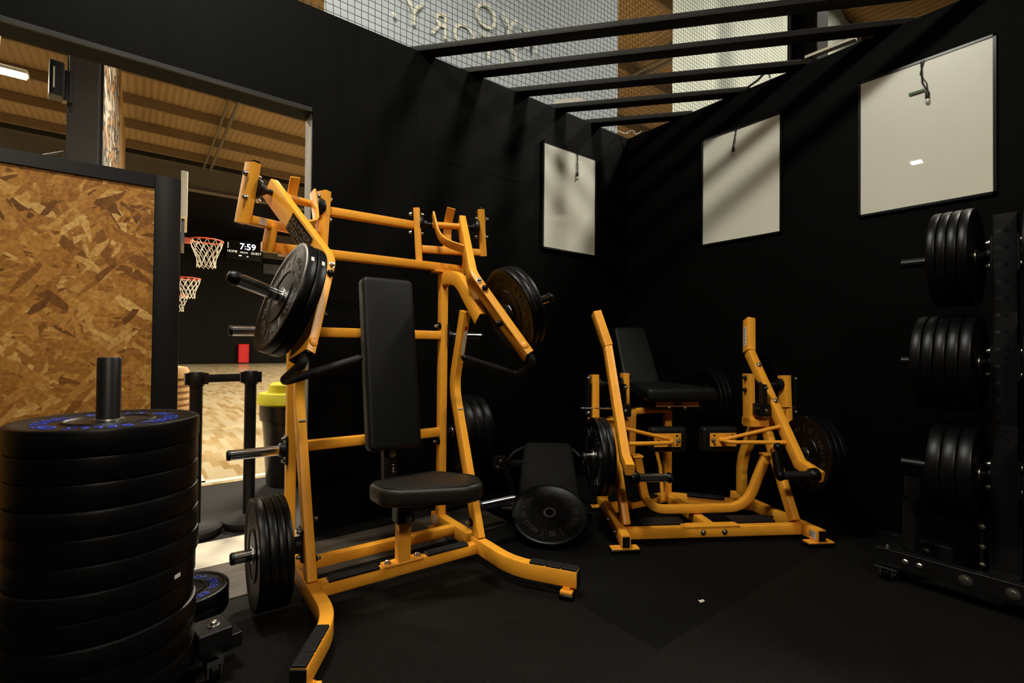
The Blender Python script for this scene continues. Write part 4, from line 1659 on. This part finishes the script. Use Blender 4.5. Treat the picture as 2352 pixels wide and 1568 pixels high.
for s, side, cnt in ((-1, 'left', 2), (1, 'right', 3)):
    x = .626
    for k in range(cnt):
        t = .040 if s == -1 else .036
        pp = place_on(LE_LOC, LE_RZ, (s * x, -.055, .487))
        pos_w = ['inner', 'outer'][k] if cnt == 2 else ['innermost', 'middle', 'outermost'][k]
        o = plate(pp, dir_on(LE_RZ, (s, 0, 0)), t, f'{pos_w} bumper plate on the {side} lever sleeve of the leg extension', 'plates on the leg extension levers', text=('face' if (s == -1 and k == cnt - 1) else 'arc_back' if (s == 1 and k == 0) else None), spin=.3)
        if s == 1 and k == 1:
            sticker(o, .225, t, 1.0)
        x += t + .001
x = .335
for k in range(3):
    pp = place_on(LE_LOC, LE_RZ, (x, .655, .752))
    plate(pp, dir_on(LE_RZ, (1, .09, 0)), .034, ['nearest the seat', 'middle', 'nearest the wall'][k] + ' of three bumper plates stored behind the leg extension seat', 'plates behind the leg extension seat')
    x += .0355

# ------------------------------------------------------------------ tall plate stack, left front
STX, STY = -.066, 1.872
ps = empty('plate_stacker', (STX, STY, 0), radians(10), 'low black cart on casters with an upright post carrying the tall plate stack', 'plate cart')
q = MB()
q.box((.0, .0, .105), (.10, .56, .05), bev=.004)
q.box((.12, .02, .105), (.50, .10, .05), bev=.004)
q.build('base_frame', M['black_paint'], ps)
q = MB()
q.box((.271, .295, .085), (.16, .16, .045), bev=.004)
q.sweep([(.0, .22, .085), (.25, .29, .085)], .06, .045, (0, 0, 1))
q.lathe([(.024, .1), (.024, .215), (.020, .22)], Matrix.Translation((.271, .295, 0)), 16)
q.build('side_platform', M['black_paint'], ps)
q = MB().lathe([(.029, .12), (.029, 1.075), (.026, 1.08)], None, 24)
q.build('post', M['black_paint'], ps)
q = MB().box((.275, -.02, .155), (.10, .11, .06), bev=.006)
q.build('corner_bracket', M['black_paint'], ps)
q = MB()
for (x, y, zb) in ((.28, -.03, .185), (-.20, .0, .13), (0, .25, .13), (0, -.25, .13)):
    q.bolt((x, y, zb), (0, 0, 1), .012, .014)
q.build_each('bolt', M['zinc'], ps)
for (x, y) in ((.28, -.03), (-.20, .0), (0, .25), (0, -.25)):
    q = MB()
    q.box((x, y, .072), (.05, .05, .02))
    q.box((x - .02, y, .05), (.004, .04, .05))
    q.box((x + .02, y, .05), (.004, .04, .05))
    co = q.build('caster_fork', M['chrome'], ps)
    MB().lathe([(.030, -.014), (.034, -.01), (.034, .01), (.030, .014)], align((x, y, .034), (1, 0, 0)), 20).build('caster_wheel', M['rubber'], co)
ordn = ['topmost', 'second', 'third', 'fourth', 'fifth', 'sixth', 'seventh', 'eighth', 'ninth', 'tenth', 'eleventh']
z = .130
for k in range(10, -1, -1):
    t = .0700
    dx, dy = rx.uniform(-.004, .006), rx.uniform(-.006, .006)
    lab = 'topmost bumper plate of the tall upright stack, with blue lettering' if k == 0 else f'{ordn[k]} bumper plate from the top of the tall stack on the wheeled cart'
    o = plate((STX + dx, STY + dy, z), (0, 0, 1), t - .0004, lab, 'plates of the tall stack', text='blue' if k == 0 else None, spin=.5)
    if k in (0, 1, 6, 9):
        sticker(o, .225, t, {0: 2.62, 1: 2.66, 6: -.72, 9: -1.98}[k] - .5)
    z += t

# shorter stack of small plates behind it
SSX, SSY = .150, 2.21
z = .1085
for k in range(2):
    lab = ['bottom', 'top'][k]
    plate((SSX, SSY, z), (0, 0, 1), .046, f'{lab} small plate of the short stack behind the tall one' + (', with blue lettering' if k == 1 else ''), 'plates of the short stack', R=.150, text='bluesmall' if k == 1 else None, spin=.9)
    z += .0465

# ------------------------------------------------------------------ plate rack, right
RX = 3.06
rk = empty('plate_rack', (RX, .366, 0), 0, 'black upright plate rack on a wheeled base before the right wall', 'plate rack')
q = MB().sweep([(0, 0, .15), (0, 0, 1.735)], .078, .075, (0, 1, 0), r=.004)
up = q.build('upright', M['black_paint'], rk)
q = MB()
for k in range(30):
    zz = 1.66 - (k * .075 if k < 7 else 7 * .075 + (k - 7) * .040)
    if zz > .22:
        q.lathe([(.0085, 0), (.0085, .001)], align((-.0378, -.006, zz), (-1, 0, 0)), 12)
q.build_each('hole', M['board_frame'], up)
q = MB()
for k in range(12):
    text_line(q, str(24 - k), .020, Matrix.Translation((-.0381, .022, 1.66 - k * .075)) @ Matrix.Rotation(-pi / 2, 4, 'Z') @ Matrix.Rotation(pi / 2, 4, 'X'), .0004)
q.build_each('number', M['grey_print'], up)
q = MB()
q.box((-.125, .0, .115), (.05, .90, .08), bev=.003)
q.box((.135, .0, .115), (.05, .90, .08), bev=.003)
q.box((.005, .0, .150), (.24, .10, .012))
q.box((.005, .38, .150), (.24, .07, .012))
q.box((.005, -.38, .150), (.24, .07, .012))
bs = q.build('base_frame', M['black_paint'], rk)
q = MB()
for yy in (.325, .272):
    q.lathe([(.014, 0), (.014, .003), (.010, .007), (.004, .009)], align((-.150, yy, .118), (-1, 0, 0)), 18)
for yy in (.112, -.035):
    q.lathe([(.024, 0), (.024, .003), (.014, .005), (.014, .011), (.010, .012)], align((-.150, yy, .112), (-1, 0, 0)), 24)
q.bolt((-.125, .40, .155), (0, 0, 1), .008, .012)
for yy in (.37, .30):
    q.bolt((.110, yy, .118), (-1, 0, 0), .010, .01)
q.build_each('bolt', M['zinc'], bs)
for (x, y) in ((-.125, .40), (.135, .40), (-.125, -.40), (.135, -.40)):
    q = MB()
    q.box((x, y, .066), (.075, .09, .010))
    q.box((x, y - .022, .045), (.045, .004, .05))
    q.box((x, y + .022, .045), (.045, .004, .05))
    q.pipe([(x, y - .034, .034), (x, y + .034, .034)], .007, 10)
    co = q.build('caster_fork', M['chrome'], rk)
    MB().lathe([(.029, -.014), (.034, -.010), (.034, .010), (.029, .014)], align((x, y, .034), (0, 1, 0)), 20).build('caster_wheel', M['rubber'], co)
q = MB().lathe([(.032, .155), (.032, .40), (.027, .40), (.027, .17)], Matrix.Translation((-.06, .325, 0)), 22)
q.build('bar_holder', M['black_paint'], rk)
q = MB()
for s in (1, -1):
    q.box((-.045, s * .075, .25), (.012, .008, .22))
    q.box((-.010, s * .045, .25), (.06, .01, .22))
gs = q.build_each('gusset', M['black_paint'], rk, smooth=False)
q = MB()
for s in (1, -1):
    for zz in (.17, .25, .34):
        q.bolt((-.052, s * .072, zz), (-1, 0, 0), .008, .008)
q.build_each('bolt', M['zinc'], gs)
PEGZ = (1.560, 1.072, .565)
for zz in PEGZ:
    for s in (1, -1):
        q = MB()
        q.box((0, s * .043, zz), (.078, .010, .16), bev=.002)
        q.lathe([(.034, 0), (.034, .012)], align((0, s * .045, zz), (0, s, 0)), 18)
        pk_ = q.build('peg_flange', M['black_paint'], rk)
        q = MB().pipe([(0, s * .045, zz), (0, s * .372, zz)], .0225, 18)
        q.build('peg', M['black_paint'], rk)
        q = MB()
        for dz in (.052, -.052):
            q.bolt((-.02, s * .048, zz + dz), (0, s, 0), .011, .014)
            q.bolt((.02, s * .048, zz + dz), (0, s, 0), .011, .014)
        q.build_each('bolt', M['zinc'], pk_)
for lev, (zz, ths) in enumerate(zip(PEGZ, ((.0345,) * 4, (.0415,) * 5, (.0515,) * 3))):
    y = .366 + (.094 if lev == 0 else .082)
    nm = ['top', 'middle', 'bottom'][lev]
    for k, t in enumerate(ths):
        n_ = len(ths)
        posn = 'nearest the upright' if k == 0 else 'outermost' if k == n_ - 1 else {1: 'second from the upright', 2: 'third from the upright', 3: 'fourth from the upright'}[k]
        o = plate((RX, y, zz - .002), (0, 1, 0), t, f'bumper plate on the {nm} left peg of the rack, {posn}', f'plates on the {nm} rack peg')
        if lev == 1 and k == 0:
            sticker(o, .225, t, 2.6)
        y += t + .0015
    o = plate((RX, .366 - .070, zz - .002), (0, -1, 0), .050, f'bumper plate on the {nm} peg on the far side of the rack upright', 'plates on the right rack pegs')

# ------------------------------------------------------------------ low bench with the leaning plate
BN_RZ = radians(-40)
bn_ = empty('incline_bench', (2.23, 2.475, 0), BN_RZ, 'low black incline bench between the two yellow machines, against the dark wall', 'bench')
a, b = V((0, -.20, .165)), V((0, .11, .462))
dz = (b - a).normalized()
mm = Matrix((V((1, 0, 0)), dz, V((1, 0, 0)).cross(dz))).transposed().to_4x4()
mm.translation = a
L = (b - a).length
q = MB().pad(roundpoly([(-.205, -.02), (.205, -.02), (.168, L), (-.168, L)], .05), .065, .022, mm @ Matrix.Translation((0, 0, -.065)))
q.build('backrest', M['bench_vinyl'], bn_)
q = MB()
for s in (-1, 1):
    q.sweep([(s * .16, -.30, .045), (s * .16, .34, .045)], .05, .06, (1, 0, 0))
q.sweep([(-.16, .30, .045), (.16, .30, .045)], .05, .06, (0, 1, 0))
q.sweep([(-.16, -.16, .045), (.16, -.16, .045)], .05, .06, (0, 1, 0))
q.build('base_frame', M['black_paint'], bn_)
q = MB()
q.sweep([(0, .30, .06), (0, .13, .36)], .06, .05, (1, 0, 0))
q.sweep([(0, -.13, .06), (0, -.12, .14)], .06, .05, (1, 0, 0))
q.build('support', M['black_paint'], bn_)
q = MB().pipe(fillet([(-.16, .11, .42), (-.24, .02, .40), (-.28, -.05, .35)], .05, 5), .012, 10)
q.pipe(fillet([(.16, .11, .42), (.24, .02, .36), (.26, -.03, .26)], .05, 5), .012, 10)
q.build_each('side_handle', M['black_paint'], bn_)
q = MB()
q.box((-.335, .02, .33), (.085, .05, .09), bev=.004)
q.sweep([(-.30, .02, .33), (-.12, .0, .33)], .04, .045, (0, 0, 1))
q.sweep([(-.30, .03, .32), (-.22, .05, .05)], .045, .045, (1, 0, 0))
q.sweep([(-.30, .05, .05), (-.16, .05, .05)], .045, .045, (0, 0, 1))
q.build('side_bracket', M['black_paint'], bn_)
q = MB()
q.bolt((-.325, -.006, .345), (0, -1, 0), .007, .01)
q.bolt((-.345, -.006, .305), (0, -1, 0), .006, .01)
q.build_each('bolt', M['zinc'], bn_)
q = MB().pipe([(-.30, -.20, .085), (-.16, -.20, .085)], .028, 16)
q.pipe([(.16, -.22, .075), (.27, -.22, .075)], .012, 12)
q.sweep([(.26, -.22, .075), (.262, -.22, .030)], .02, .02, (0, 1, 0))
q.sweep([(-.25, -.20, .06), (-.25, -.20, .0)], .03, .03, (1, 0, 0))
q.build_each('foot_roller', M['rubber'], bn_)
q = MB().pipe([(-.24, -.20, .115), (-.17, -.20, .115)], .006, 10)
q.build('pin', M['chrome'], bn_)
# plate resting on its lower edge and leaning back against the bench
vd = V((.667, .745, 0))
tilt = radians(29)
slope = V((vd.x * cos(tilt), vd.y * cos(tilt), sin(tilt)))
nrm = V((-vd.x * sin(tilt), -vd.y * sin(tilt), cos(tilt)))
low = V((1.822, 2.005, .0))
plate(low + slope * .228 + nrm * .002, nrm, .045, 'bumper plate lying tilted on the floor, leaning against the low bench', 'loose plates', text='face', spin=.1)

# scrap of paper on the tile
q = MB().pad([(-.016, -.008), (.012, -.012), (.02, .004), (.002, .004), (-.004, .012)], .002, .0008, Matrix.Translation((2.0, 1.20, .0022)))
tag(q.build('paper_scrap', M['white_label']), 'tiny pale scrap of paper on the dark floor tile', 'paper')
